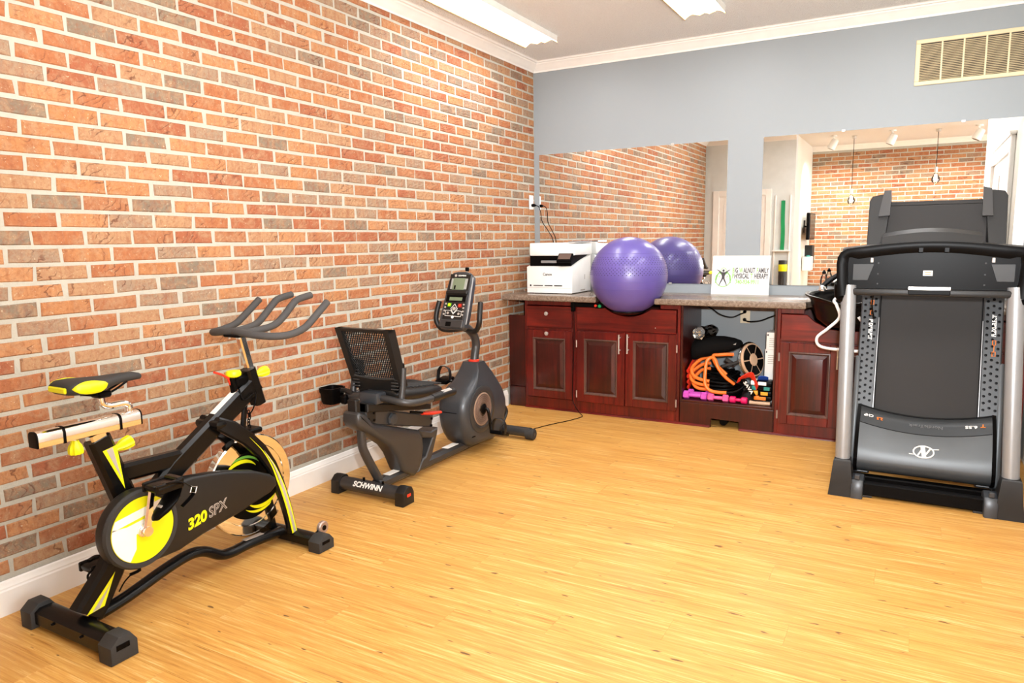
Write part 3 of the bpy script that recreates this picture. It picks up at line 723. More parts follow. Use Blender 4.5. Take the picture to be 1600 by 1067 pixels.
text('printer_lettering', 'Canon', 0.03, M_GREYP, t, (0.325, y0-0.001, 1.075), (1, 0, 0), (0, 0, 1), bold=0.0005)
R_ = Matrix.Rotation(math.radians(-32), 3, 'X') @ Matrix.Rotation(0, 3, 'Z')
scr = MB().box((0.485, y0-0.01, 1.205), (0.125, 0.018, 0.085), 0.005, Matrix.Rotation(math.radians(-38), 3, 'X')).build('control_screen', M_BPL2, t)
MB().box((0.485, y0-0.0175, 1.2165), (0.104, 0.004, 0.052), 0.001, Matrix.Rotation(math.radians(-38), 3, 'X')).build('display', mat('screen_brown', rgb(96, 78, 70), 0.25), scr)
MB().bx(0.26, 0.40, y0+0.012, y0+0.05, 1.165, 1.185, 0.004).build('output_guide', M_SILVER, t)
MB().bx(x1-0.002, x1+0.0015, y0+0.16, y0+0.25, zb+0.012, zb+0.022, 0.001).build('grip_recess', M_SILP, t)
MB().bx(x1-0.002, x1+0.0015, y0+0.24, y0+0.25, zb+0.1, zb+0.14, 0.001).build('vent_slot', M_SILP, t)

# sign board leaning on the wall
t = thing('sign_board', 'white sign board with green logo leaning on the wall below the mirrors', 'sign', (1.74, -0.06, CZ1))
sx0, sx1, sz0, sz1 = 1.535, 1.955, CZ1, CZ1+0.288
lean = 0.05
def sy(z): return -0.066+(z-sz0)/(sz1-sz0)*lean
MB().ring_loft([[V(sx0, sy(sz0), sz0), V(sx1, sy(sz0), sz0), V(sx1, sy(sz0)+0.005, sz0), V(sx0, sy(sz0)+0.005, sz0)], [V(sx0, sy(sz1), sz1), V(sx1, sy(sz1), sz1), V(sx1, sy(sz1)+0.005, sz1), V(sx0, sy(sz1)+0.005, sz1)]]).build('board', mat('white_board', rgb(212, 211, 206), 0.6, spec=0.2), t)
upv = V(0, lean, 0.288).normalized(); nv = V(0, -0.288, lean).normalized()
def SP(u, v): return V(sx0+u, sy(sz0+v), sz0+v)+nv*0.0006
def flat(pts, name, m, lift=0.0):
    mb = MB(); vs = [mb.b.verts.new(SP(a, b)+nv*lift) for a, b in pts]; ws = [mb.b.verts.new(SP(a, b)+nv*(lift+0.0005)) for a, b in pts]
    n = len(pts); mb.face(list(reversed(vs))); mb.face(ws)
    for i in range(n): mb.face([vs[i], vs[(i+1) % n], ws[(i+1) % n], ws[i]])
    return mb.build(name, m, t)
cx, cz = 0.085, 0.135
def ringpts(cx, cz, r0, r1, a0, a1, n=20): return arc(cx, cz, r0, a0, a1, n)+list(reversed(arc(cx, cz, r1, a0, a1, n)))
flat(ringpts(cx, cz+0.042, 0.018, 0.022, 0, 355), 'emblem_ring', M_LIMEL)
flat(ringpts(cx, cz-0.02, 0.055, 0.060, 150, 390), 'emblem_ring', M_LIMEL)
for s in (-1, 1):
    flat([(cx+s*0.012, cz+0.02), (cx+s*0.03, cz+0.034), (cx+s*0.048, cz+0.01), (cx+s*0.056, cz-0.03), (cx+s*0.058, cz-0.05), (cx+s*0.052, cz-0.05), (cx+s*0.05, cz-0.03), (cx+s*0.042, cz+0.006), (cx+s*0.03, cz+0.024), (cx+s*0.014, cz+0.010)], 'emblem_leaf', M_LIME)
    flat([(cx+s*0.018, cz-0.02), (cx+s*0.03, cz+0.006), (cx+s*0.036, cz-0.012), (cx+s*0.03, cz-0.002)], 'emblem_leaf', M_LIME)
fig = [(0, 0.03), (0.012, 0.03), (0.034, 0.044), (0.049, 0.05), (0.05, 0.047), (0.036, 0.038), (0.015, 0.018), (0.010, -0.005), (0.012, -0.02), (0.022, -0.045), (0.03, -0.066), (0.036, -0.07), (0.027, -0.07), (0.014, -0.045), (0.0, -0.02)]
flat([(cx+a, cz+b) for a, b in fig]+[(cx-a, cz+b) for a, b in reversed(fig[1:-1])], 'emblem_figure', M_GREYP, 0.0006)
flat(arc(cx, cz+0.042, 0.008, 0, 345, 14, 0.010), 'emblem_head', M_GREYP, 0.0012)
def words(parts, u0, v, size, sxx):
    x = u0
    for body, m in parts:
        o = text('sign_lettering', body, size, m, t, SP(x, v), (1, 0, 0), upv, sx=sxx, align='LEFT', ext=0.0003, bold=0.0012)
        xs = [q.co.x for q in o.data.vertices]
        x += (max(xs)-min(xs)) + 0.003
        if body.endswith('G') or body.endswith('T') or body.endswith('L'): x += 0.008
words([('B', M_LIMEL), ('IG', M_GREYP), ('W', M_LIMEL), ('ALNUT', M_GREYP), ('F', M_LIMEL), ('AMILY', M_GREYP)], 0.150, 0.178, 0.052, 0.49)
words([('P', M_LIMEL), ('HYSICAL', M_GREYP), ('T', M_LIMEL), ('HERAPY', M_GREYP)], 0.150, 0.136, 0.052, 0.525)
text('sign_lettering', '740-934-9911', 0.046, M_LIMEL, t, SP(0.262, 0.093), (1, 0, 0), upv, sx=0.66, ext=0.0003, bold=0.001)
# bottle by the basin
def bottle(name, x, y, z, label, h=0.19, cap=M_BPL2):
    t = thing(name, label, 'bottle', (x, y, z))
    MB().lathe([(0.022, 0), (0.024, 0.004), (0.024, 0.03), (0.0225, 0.034), (0.024, 0.04), (0.024, h*0.66), (0.018, h*0.78), (0.010, h*0.86), (0.010, h*0.9)], (x, y, z), 'z', 20).build('bottle_body', M_CLEAR, t)
    MB().lathe([(0.0125, h*0.87), (0.0125, h*0.95), (0.007, h*0.97), (0.006, h), (0.003, h+0.002)], (x, y, z), 'z', 16).build('cap', cap, t)
bottle('spray_bottle', 2.335, -0.17, CZ1, 'clear plastic bottle with a black cap behind the black basin')

# ================================================================== GEAR IN THE OPEN BAY
SH = 0.184
def dumbbell(x0, x1, y, z, r, mt, label, hexa=6, tilt=0.0):
    xc = (x0+x1)/2; t = thing('dumbbell', label, 'dumbbell', (xc, y, z-r), 'small dumbbells in the open bay')
    L = (x1-x0)/2
    for s in (-1, 1):
        a, b = sorted((xc+s*L, xc+s*(L-0.042)))
        rot = Matrix.Rotation(PI/6 if hexa == 6 else 0, 3, 'X')
        MB().lathe([(r*0.8, a-xc), (r, a-xc+0.006), (r, b-xc-0.006), (r*0.8, b-xc)], (xc, y, z), 'x', hexa if hexa else 20, rot).build('head', mt, t, sharp=20)
    MB().lathe([(r*0.42, -L+0.03), (r*0.5, 0), (r*0.42, L-0.03)], (xc, y, z), 'x', 14).build('handle', mt, t)
dumbbell(1.455, 1.625, -0.475, SH+0.030, 0.030, M_MAG, 'orchid pink hex dumbbell at the front left of the bay')
dumbbell(1.470, 1.640, -0.405, SH+0.030, 0.030, M_MAG, 'orchid pink hex dumbbell behind the front left one')
dumbbell(1.632, 1.778, -0.472, SH+0.027, 0.027, M_PINK, 'light pink hex dumbbell in the middle of bay front')
dumbbell(1.786, 1.906, -0.470, SH+0.024, 0.024, M_HPINK, 'hot pink round headed dumbbell, rightmost of the row', hexa=0)

def tube_band(name, label, orange, black, r=0.0125):
    t = thing(name, label, 'resistance tube', (orange[0][0], orange[0][1], orange[0][2]), 'orange and black resistance tubes')
    MB().tube(orange, r, 10, 6).build('orange_sleeve', M_ORANGE, t)
    MB().tube(black, r*0.72, 8, 6).build('black_tube', M_BPL2, t)
    return t
tube_band('resistance_tube', 'orange resistance tube in the front loop, reaching the dumbbells',
          [(1.80, -0.40, 0.305), (1.74, -0.42, 0.355), (1.69, -0.43, 0.42), (1.665, -0.42, 0.475), (1.635, -0.41, 0.49), (1.605, -0.42, 0.46), (1.60, -0.44, 0.38), (1.605, -0.455, 0.30), (1.64, -0.46, 0.258), (1.70, -0.46, 0.248), (1.76, -0.46, 0.25)],
          [(1.76, -0.46, 0.25), (1.82, -0.45, 0.262), (1.87, -0.43, 0.30), (1.88, -0.40, 0.34)])
tube_band('resistance_tube', 'orange resistance tube with the narrow upper loop beside the cushion',
          [(1.745, -0.41, 0.372), (1.70, -0.41, 0.41), (1.665, -0.41, 0.45), (1.645, -0.40, 0.50), (1.68, -0.38, 0.507), (1.74, -0.36, 0.512), (1.78, -0.35, 0.512)],
          [(1.745, -0.41, 0.372), (1.79, -0.42, 0.345), (1.83, -0.42, 0.32), (1.87, -0.40, 0.30)])
for i, (dz, dx, wv) in enumerate(((0.0, 0.0, 'highest'), (-0.045, -0.006, 'middle'), (-0.085, 0.012, 'lowest'))):
    tube_band('resistance_tube', 'orange resistance tube coiled at left of bay, %s of three coils' % wv,
          [(1.60, -0.28, 0.47+dz), (1.545, -0.31, 0.46+dz), (1.50+dx, -0.36, 0.42+dz), (1.49+dx, -0.40, 0.385+dz), (1.515+dx, -0.42, 0.345+dz*0.9), (1.57, -0.43, 0.325+dz*0.8), (1.63, -0.43, 0.318+dz*0.7)],
          [(1.63, -0.43, 0.318+dz*0.7), (1.69, -0.43, 0.312+dz*0.6), (1.75, -0.42, 0.31+dz*0.55), (1.81, -0.37, 0.315+dz*0.5), (1.83, -0.30, 0.33+dz*0.5), (1.76, -0.24, 0.36+dz*0.5), (1.66, -0.23, 0.40+dz*0.5)])
t = thing('resistance_band_pile', 'heap of black rubber tubes behind the orange coils', 'resistance tube', (1.68, -0.25, SH))
for k in range(9):
    cx, cy, cz, rr = 1.67+0.02*math.sin(k*2.1), -0.26+0.015*math.cos(k*1.7), SH+0.02+0.021*k, 0.13-0.004*k
    MB().tube([(cx+rr*1.1*math.cos(2*PI*j/22), cy+rr*0.7*math.sin(2*PI*j/22), cz+0.012*math.sin(4*PI*j/22+k)) for j in range(22)], 0.012, 8, loop=True).build('tube_coil', M_BPL2, t)
MB().tube([(1.70, -0.36, 0.42), (1.80, -0.36, 0.455), (1.86, -0.36, 0.49)], 0.012, 10).build('handle_grip', M_RUB, t)
MB().tube([(1.72, -0.35, 0.475), (1.79, -0.33, 0.43)], 0.014, 10).build('handle_grip', M_RUB, t)
# red bands on the left inside wall
for i in range(4):
    o = MB().tube([(1.466, -0.40-0.006*i, 0.25+0.042*i), (1.472, -0.33, 0.29+0.043*i), (1.478, -0.24, 0.33+0.042*i), (1.480, -0.14, 0.36+0.04*i)], 0.016, 8, 5, flat=(1.0, 0.6)).build('red_band', M_RED)
    rebase(o, (1.466, -0.40, 0.25+0.042*i)); tag(o, 'red flat exercise band against the dark left side of bay, %s of four' % ('lowest', 'second up', 'third up', 'topmost')[i], 'exercise band', 'red bands in the bay')
# black bolster cushion on top of the coils
t = thing('bolster_cushion', 'black padded bolster cushion lying over the orange tubes', 'cushion', (1.62, -0.30, 0.5))
sec = [(1.462, 0.515, 0.055, 0.05), (1.475, 0.515, 0.085, 0.075), (1.52, 0.535, 0.10, 0.082), (1.60, 0.553, 0.10, 0.075), (1.69, 0.568, 0.095, 0.062), (1.76, 0.575, 0.08, 0.045), (1.805, 0.578, 0.06, 0.028), (1.82, 0.578, 0.03, 0.012)]
rings = [[V(x, -0.27+hy*math.cos(2*PI*k/20), z+hz*math.copysign(abs(math.sin(2*PI*k/20))**0.8, math.sin(2*PI*k/20))) for k in range(20)] for x, z, hy, hz in sec]
MB().ring_loft(rings).build('pad', M_CLOTH, t, sharp=70)
MB().box((1.772, -0.335, 0.588), (0.035, 0.004, 0.02), 0.001, Matrix.Rotation(math.radians(-50), 3, 'X')).build('care_label', M_SILP, t)
# clear bottle lying on it
t = thing('plastic_bottle', 'clear crinkled plastic bottle lying on the black bolster', 'bottle', (1.55, -0.36, 0.6))
A, B = V(1.530, -0.40, 0.658), V(1.622, -0.20, 0.668); ax = (B-A).normalized(); q = ax.cross(V(0, 0, 1)).normalized(); w_ = ax.cross(q)
rr = random.Random(5); rings = []
for i, (s, r) in enumerate([(0, 0.012), (0.0, 0.04), (0.012, 0.049), (0.05, 0.047), (0.07, 0.043), (0.09, 0.047), (0.13, 0.047), (0.17, 0.044), (0.2, 0.03), (0.22, 0.014)]):
    rings.append([A+ax*(s+rr.uniform(-.004, .004))+(q*math.cos(2*PI*k/18)+w_*math.sin(2*PI*k/18))*(r*(1+rr.uniform(-.13, .06))) for k in range(18)])
M_CRINK = mat('crinkled_clear_plastic', rgb(196, 200, 202), 0.12, metal=0.75)
MB().ring_loft(rings).build('bottle_body', M_CLEAR, t, sharp=15)
rings = []
for i, (s, r) in enumerate([(-0.004, 0.006), (-0.008, 0.018), (-0.002, 0.03), (-0.010, 0.038), (0.004, 0.046), (0.016, 0.05)]):
    rings.append([A+ax*(s+rr.uniform(-.007, .007))+(q*math.cos(2*PI*k/18)+w_*math.sin(2*PI*k/18))*(r*(1+rr.uniform(-.1, .1))) for k in range(18)])
MB().ring_loft(rings).build('crinkled_base', M_CRINK, t, sharp=10)
# balance board
t = thing('balance_board', 'round balance board with black grip wedges standing on edge in bay', 'balance board', (1.93, -0.36, 0.30))
c = V(1.915, -0.38, 0.487); nrm = V(0.88, -0.42, 0.22).normalized(); e1 = V(0, 0, 1).cross(nrm).normalized(); e2 = nrm.cross(e1)
Mx = Matrix(((e1.x, e2.x, nrm.x), (e1.y, e2.y, nrm.y), (e1.z, e2.z, nrm.z)))
RD = 0.118
MB().lathe([(RD-0.002, -0.009), (RD, -0.007), (RD, 0.007), (RD-0.002, 0.009)], c, 'z', 40, Mx).build('disc', M_WOODT, t)
for k in range(6):
    pts = [(0.045*math.cos(a), 0.045*math.sin(a)) for a in [math.radians(60*k+5+50*i/4) for i in range(5)]]+[(0.108*math.cos(a), 0.108*math.sin(a)) for a in [math.radians(60*k+2.5+55*(6-i)/6) for i in range(7)]]
    mb = MB(); lo = [mb.b.verts.new(c+Mx @ V(a, b, 0.0085)) for a, b in pts]; hi = [mb.b.verts.new(c+Mx @ V(a, b, 0.0112)) for a, b in pts]
    mb.face(list(reversed(lo))); mb.face(hi)
    for i in range(len(pts)): mb.face([lo[i], lo[(i+1) % len(pts)], hi[(i+1) % len(pts)], hi[i]])
    mb.build('grip_wedge', M_BPL2, t)
MB().lathe([(0.04, 0.009), (0.038, 0.013), (0.03, 0.014), (0.001, 0.014)], c, 'z', 24, Mx).build('hub', M_WOODT, t)
MB().lathe([(0.05, -0.06), (0.05, -0.01)], c, 'z', 20, Mx).build('pivot', M_BPL2, t)
MB().tube([c+Mx @ V(0.125*math.cos(a), 0.125*math.sin(a), -0.012) for a in [2*PI*k/36 for k in range(36)]], 0.006, 8, loop=True).build('clear_ring', M_CLEAR, t)
# boxes
for z0, z1, lb in ((SH, 0.562, 'tall white product box at the right of the bay, lower of two'), (0.5625, 0.682, 'small white product box on top of the taller box')):
    t = thing('product_box', lb, 'box', (2.035, -0.27, z0))
    x0 = 1.992 if z0 < .3 else 1.998
    MB().bx(x0, 2.076, -0.34, -0.16, z0, z1, 0.002).build('carton', M_WHT, t)
    MB().bx(x0+0.006, x0+0.014, -0.3415, -0.339, z1-0.025, z1-0.012).build('printed_mark', M_GREYP, t)
    mb = MB()
    for k in range(5): mb.bx(x0+0.02, 2.066, -0.3408, -0.339, z1-0.045-0.014*k, z1-0.041-0.014*k)
    mb.build('printed_lines', M_SILP, t)
# stack of ankle straps at front right
cols = [(M_WOODT, 'tan wooden handled strap, bottom of the strap stack'), (M_ORP, 'black strap with an orange end, second from the bottom of stack'), (mat('amber_webbing', rgb(232, 160, 40), 0.6), 'black strap with an amber end, middle of the stack'), (M_TEAL, 'black strap with a teal edge near the top of stack'), (M_PRINT, 'black strap with a white end, top of the strap stack')]
zz = SH
for i, (mt, lb) in enumerate(cols):
    xa, xb = 1.925+0.008*((i*3) % 4)-0.0*i, 2.066; hgt = 0.032
    t = thing('ankle_strap', lb, 'exercise strap', ((xa+xb)/2, -0.44, zz), 'straps stacked in the bay')
    if i == 0:
        m = MB(); m.tube([(xa-0.005, -0.465, zz+0.015), (xa+0.03, -0.465, zz+0.014), (xb-0.05, -0.46, zz+0.014), (xb-0.01, -0.455, zz+0.015)], [0.014, 0.012, 0.012, 0.015, 0.013], 12); m.build('wooden_handle', mt, t)
    else:
        m = MB(); m.bx(xa+0.03, xb, -0.475, -0.37, zz, zz+hgt, 0.007, 2); m.build('strap_body', M_BPL2, t)
        MB().bx(xa, xa+0.036, -0.478, -0.38, zz+0.002, zz+hgt+0.001, 0.007, 2).build('coloured_end', mt, t)
        sx_ = 0.02*((i*2) % 3); MB().bx(xb-0.052-sx_, xb-0.012-sx_*0.6, -0.4775, -0.40, zz+0.004, zz+hgt-0.004, 0.002).build('coloured_tab', mt, t)
    zz += hgt+0.0028
def ribbon(name, path, wd, th, side, m, label, cat, group=None):
    mb = MB(); P = catmull([Vector(p) for p in path], 6); sd = Vector(side).normalized(); rings = []
    for i, p in enumerate(P):
        tt = (P[min(i+1, len(P)-1)]-P[max(i-1, 0)]).normalized(); n = tt.cross(sd).normalized()
        rings.append([p-sd*wd/2-n*th/2, p+sd*wd/2-n*th/2, p+sd*wd/2+n*th/2, p-sd*wd/2+n*th/2])
    o = mb.ring_loft(rings).build(name, m); rebase(o, path[0]); return tag(o, label, cat, group)
ribbon('red_strap', [(1.835, -0.47, 0.345), (1.87, -0.47, 0.372), (1.905, -0.465, 0.392), (1.93, -0.46, 0.39), (1.948, -0.475, 0.36), (1.965, -0.482, 0.325), (1.972, -0.482, 0.305)], 0.046, 0.006, (0.35, -0.45, 0.82), M_RED, 'red webbing strap draped over the strap stack in bay', 'exercise strap')
ribbon('blue_strap', [(1.965, -0.42, 0.362), (1.985, -0.42, 0.370), (2.01, -0.41, 0.368), (2.03, -0.40, 0.362)], 0.035, 0.006, (0.1, -0.6, 0.8), M_BLUE, 'blue webbing strap beside the red one in the bay', 'exercise strap')
pr = ribbon('printed_band', [(1.872, -0.49, 0.365), (1.90, -0.495, 0.33), (1.93, -0.499, 0.29), (1.955, -0.50, 0.25)], 0.034, 0.004, (0.75, -0.3, 0.35), M_BPL2, 'black strap with bold white lettering in front of the strap stack', 'exercise strap')
text('strap_lettering', 'SAVA', 0.036, M_PRINT, pr, (1.916, -0.5005, 0.3085), (0.58, -0.07, -0.81), (0.78, -0.3, 0.5), sx=1.12, bold=0.001)
# thin cord across the floor to the cabinet
cord('floor_cord', [(0.50, -1.30, 0.012), (0.55, -1.14, 0.005), (0.60, -0.98, 0.004), (0.68, -0.80, 0.004), (0.72, -0.66, 0.004), (0.70, -0.60, 0.004), (0.655, -0.562, 0.02), (0.60, -0.548, 0.1), (0.598, -0.546, 0.25), (0.607, -0.545, 0.45), (0.612, -0.545, 0.65), (0.61, -0.548, 0.8)], 0.003, M_BPL2, 'thin black cord from recumbent bike across floor up the cabinet', 'cord', n=6)

# ================================================================== SPIN BIKE
t = thing('spin_bike', 'black and acid yellow indoor spin bike beside the brick wall', 'exercise bike', (0.42, -3.8, 0))
X = 0.42
SPK = t
m = MB()
m.rect_tube([(X, -4.15, 0.685), (X, -4.072, 0.44)], 0.055, 0.082, bev=0.012)
m.rect_tube([(X, -4.10, 0.54), (X, -3.78, 0.527)], 0.05, 0.066, bev=0.012)
m.rect_tube([(X, -3.985, 0.395), (X, -3.86, 0.500), (X, -3.455, 0.760)], 0.056, [0.078, 0.085, 0.085], bev=0.012)
m.rect_tube([(X, -3.487, 0.823), (X, -3.443, 0.664)], 0.06, 0.05, bev=0.010)
# rear strut flaring to the rear stabiliser
m.rect_tube([(X, -4.075, 0.44), (X, -4.10, 0.30), (X, -4.15, 0.20), (X, -4.245, 0.078)], [0.055, 0.055, 0.058, 0.062], [0.08, 0.085, 0.092, 0.115], bev=0.012)
m.build('frame', M_BLACK, t)
MB().tube([(X, -4.225, 0.055), (X, -4.10, 0.073), (X, -3.94, 0.112), (X, -3.83, 0.128), (X, -3.76, 0.112), (X, -3.69, 0.069), (X, -3.63, 0.058), (X, -3.54, 0.06), (X, -3.36, 0.05)], 0.025, 12, 5, flat=(0.85, 1.05)).build('base_tube', M_BLACK, t)
MB().box((X, -3.52, 0.083), (0.026, 0.10, 0.002), 0, Matrix.Rotation(math.radians(-3), 3, 'X')).build('label_sticker', M_SILP, t)
# fork, near and far leg, with lime stripe
FK = [(-3.70, 0.640), (-3.645, 0.606), (-3.575, 0.55), (-3.505, 0.475), (-3.455, 0.395), (-3.42, 0.31), (-3.395, 0.23), (-3.375, 0.15), (-3.357, 0.06)]
FW = [0.050, 0.066, 0.062, 0.06, 0.055, 0.052, 0.048, 0.045, 0.044]
for s in (-1, 1):
    leg = MB(); xs = [X+s*0.045, X+s*0.062]+[X+s*0.066]*7
    leg.rect_tube([(xs[i], a, b) for i, (a, b) in enumerate(FK)], 0.03, FW, bev=0.007)
    lg = leg.build('fork_leg', M_BLACK, t)
    if s > 0:
        face = X+0.066+0.0155
        def strip(f0, f1, i0, i1, mt, nm):
            P = catmull([V(face, a, b) for a, b in FK[i0:i1]], 5); L, R = [], []
            for i, p in enumerate(P):
                tg = (P[min(i+1, len(P)-1)]-P[max(i-1, 0)]).normalized(); nn = V(0, tg.z, -tg.y); nn = -nn if nn.z < 0 else nn
                ta = min(1, i/(len(P)*0.45)); L.append(p+nn*(0.019*f0*ta+0.006*(1-ta))); R.append(p+nn*(0.019*f1*ta+0.006*(1-ta)))
            mb = MB(); lo = [mb.b.verts.new(q) for q in L]; hi = [mb.b.verts.new(q) for q in R]; l2 = [mb.b.verts.new(q+V(.0008, 0, 0)) for q in L]; h2 = [mb.b.verts.new(q+V(.0008, 0, 0)) for q in R]
            for i in range(len(L)-1): mb.face([l2[i], l2[i+1], h2[i+1], h2[i]]); mb.face([lo[i], hi[i], hi[i+1], lo[i+1]]); mb.face([lo[i], lo[i+1], l2[i+1], l2[i]]); mb.face([hi[i], h2[i], h2[i+1], hi[i+1]])
            mb.build(nm, mt, lg)
        strip(-0.75, -0.28, 2, 9, M_YEL, 'yellow_stripe'); strip(-0.26, 0.42, 3, 9, M_SILP, 'silver_stripe'); strip(0.44, 0.72, 3, 9, M_YEL, 'yellow_stripe')
MB().bx(X-0.07, X+0.07, -3.715, -3.655, 0.612, 0.648, 0.015, 2).build('fork_crown', M_BLACK, t)
# stabilisers
def stabiliser(yc, w, z0, z1, xa, xb, nm):
    prof = [(yc-w/2, z0), (yc+w/2, z0), (yc+w/2, z1-0.012), (yc+w/2-0.018, z1), (yc-w/2+0.018, z1), (yc-w/2, z1-0.012)]
    MB().prism(prof, 'x', xa, xb, 0.003).build(nm, M_BLACK, SPK)
def footcap(yc, w, z1, xa, xb, slot=True):
    prof = [(yc-w/2, 0.0), (yc+w/2, 0.0), (yc+w/2, z1*0.62), (yc+w/2-0.022, z1), (yc-w/2+0.03, z1), (yc-w/2, z1*0.7)]
    o = MB().prism(prof, 'x', xa, xb, 0.006, 2).build('foot_cap', M_RUB, SPK)
    if slot:
        e = xb if xb > X else xa; s = 1 if xb > X else -1
        MB().bx(e-0.002, e+s*0.0015, yc-0.028, yc+0.018, z1*0.5, z1*0.72, 0.001).build('level_slot', M_BPL2, o)
stabiliser(-4.272, 0.078, 0.018, 0.072, 0.19, 0.635, 'stabilizer_bar')
footcap(-4.278, 0.094, 0.088, 0.142, 0.212); footcap(-4.278, 0.094, 0.088, 0.613, 0.687)
stabiliser(-3.338, 0.066, 0.016, 0.062, 0.19, 0.63, 'stabilizer_bar')
footcap(-3.34, 0.092, 0.068, 0.158, 0.225); footcap(-3.34, 0.092, 0.068, 0.608, 0.678)
for xx in (0.33, 0.50): MB().lathe([(0.005, 0), (0.005, -0.006), (0.002, -0.008)], (xx, -4.311, 0.05), 'y', 8).build('bolt', M_BPL2, t)
for xx in (0.23, 0.588):
    w = MB().lathe([(0.026, -0.011), (0.030, -0.007), (0.030, 0.007), (0.026, 0.011)], (xx, -3.272, 0.066), 'x', 20).build('transport_wheel', M_CUP, t)
    MB().lathe([(0.012, -0.013), (0.014, 0), (0.012, 0.013)], (xx, -3.272, 0.066), 'x', 12).build('wheel_hub', M_BPL2, w)
    MB().rect_tube([(xx, -3.272, 0.066), (xx, -3.315, 0.050)], 0.006, 0.02).build('wheel_bracket', M_BLACK, t)
# flywheel
FC = V(X-0.008, -3.515, 0.320)
fw = MB().lathe([(0.150, -0.016), (0.176, -0.016), (0.178, -0.020), (0.214, -0.020), (0.219, -0.016), (0.219, 0.016), (0.214, 0.020), (0.178, 0.020), (0.176, 0.016), (0.150, 0.016), (0.150, -0.016)], FC, 'x', 64).build('flywheel', M_CHROME, t, sharp=30)
MB().lathe([(0.001, -0.014), (0.175, -0.014), (0.175, 0.014), (0.001, 0.014)], FC, 'x', 48).build('flywheel_cover', M_BPL2, fw)
MB().lathe([(0.03, -0.045), (0.03, 0.045)], FC, 'x', 20).build('flywheel_hub', M_BPL2, fw)
def swoosh(a0, a1, r0, r1, w, mt):
    n = 12; A, B = [], []
    for i in range(n+1):
        u = i/n; a = math.radians(a0+(a1-a0)*u); r = r0+(r1-r0)*u; ww = w*math.sin(PI*min(1, u*0.85+0.12))
        A.append((r+ww/2, a)); B.append((r-ww/2, a))
    pts = A+list(reversed(B)); mb = MB()
    v0 = [mb.b.verts.new(FC+V(0.0145, r*math.cos(a), r*math.sin(a))) for r, a in pts]; v1 = [mb.b.verts.new(FC+V(0.0153, r*math.cos(a), r*math.sin(a))) for r, a in pts]
    mb.face(list(reversed(v0))); mb.face(v1)
    for i in range(len(pts)): mb.face([v0[i], v0[(i+1) % len(pts)], v1[(i+1) % len(pts)], v1[i]])
    mb.build('flywheel_decal', mt, fw)
swoosh(150, 70, 0.155, 0.085, 0.018, M_YEL); swoosh(128, 58, 0.15, 0.10, 0.012, M_LIME); swoosh(330, 255, 0.155, 0.085, 0.018, M_YEL); swoosh(312, 250, 0.15, 0.11, 0.012, M_YEL); swoosh(50, 20, 0.11, 0.155, 0.014, M_YEL)
# belt guard
gd0, gd1 = X+0.058, X+0.112
GC = (-4.083, 0.350); GR = 0.144
outer = [( -3.944, 0.474), (-3.872, 0.478), (-3.79, 0.466), (-3.70, 0.449), (-3.577, 0.414), (-3.497, 0.376), (-3.470, 0.352), (-3.466, 0.318), (-3.50, 0.296), (-3.588, 0.279), (-3.655, 0.264), (-3.75, 0.25), (-3.844, 0.236), (-3.944, 0.213)]
ap = arc(GC[0], GC[1], GR, -72, -302, 30)
poly = outer+ap
guard = MB().prism(poly, 'x', gd0, gd1, 0.012, 3).build('belt_guard', M_BPL, t, sharp=40)
MB().lathe([(0.119, 0), (0.122, 0.004), (0.136, 0.004), (0.143, -0.006)], (gd1-0.001, GC[0], GC[1]), 'x', 56).build('guard_rim', M_RUB, guard)
dsk = MB().lathe([(0.118, -0.002), (0.118, 0.0025), (0.001, 0.0025)], (gd1, GC[0], GC[1]), 'x', 56).build('guard_disc', M_YEL, guard, sharp=30)
def ddec(pts, mt, lift=0.003):
    mb = MB(); xx = gd1+lift
    v0 = [mb.b.verts.new((xx, GC[0]+a, GC[1]+b)) for a, b in pts]; v1 = [mb.b.verts.new((xx+.0007, GC[0]+a, GC[1]+b)) for a, b in pts]
    mb.face(list(reversed(v0))); mb.face(v1)
    for i in range(len(pts)): mb.face([v0[i], v0[(i+1) % len(pts)], v1[(i+1) % len(pts)], v1[i]])
    mb.build('disc_print', mt, guard)
r = 0.1165
def clip_chord(p, q, n=8):
    """band between two chords z = p..q at slope k inside disc"""
    k = 0.16; A, B = [], []
    def xs(c0):
        # points where z = c0 + k*y meets the circle
        a = 1+k*k; b = 2*k*c0; c = c0*c0-r*r; d = math.sqrt(b*b-4*a*c); return ((-b-d)/(2*a), (-b+d)/(2*a))
    p0, p1 = xs(p); q0, q1 = xs(q)
    a0, a1 = math.degrees(math.atan2(p+k*p0, p0)), math.degrees(math.atan2(q+k*q0, q0))
    left = arc(0, 0, r, a0 % 360, a1 % 360, n)
    b0, b1 = math.degrees(math.atan2(q+k*q1, q1)), math.degrees(math.atan2(p+k*p1, p1))
    return left+arc(0, 0, r, b0, b1, n)
ddec(clip_chord(0.047, 0.077), M_PRINT)
ddec([(a, b) for a, b in arc(0, 0, r, 163, 240, 10)]+[(-0.032, -0.062), (-0.028, -0.01), (0.02, 0.012), (0.05, 0.018), (0.105, 0.045), (0.107, 0.047), (0.0, 0.036), (-0.06, 0.028)], M_PRINT)
text('model_lettering', '320', 0.058, M_YEL, guard, (gd1+0.0004, -3.868, 0.302), (0, 0.985, 0.17), (0, -0.17, 0.985), shear=0.25, sx=0.98, bold=0.0022)
text('model_lettering', 'SPX', 0.058, M_SILP, guard, (gd1+0.0004, -3.774, 0.318), (0, 0.985, 0.17), (0, -0.17, 0.985), shear=0.25, sx=0.88, bold=0.0014)
text('model_lettering', 'SPX', 0.056, M_BPL, guard, (gd1+0.0009, -3.774, 0.318), (0, 0.985, 0.17), (0, -0.17, 0.985), shear=0.25, sx=0.88, bold=-0.0012)
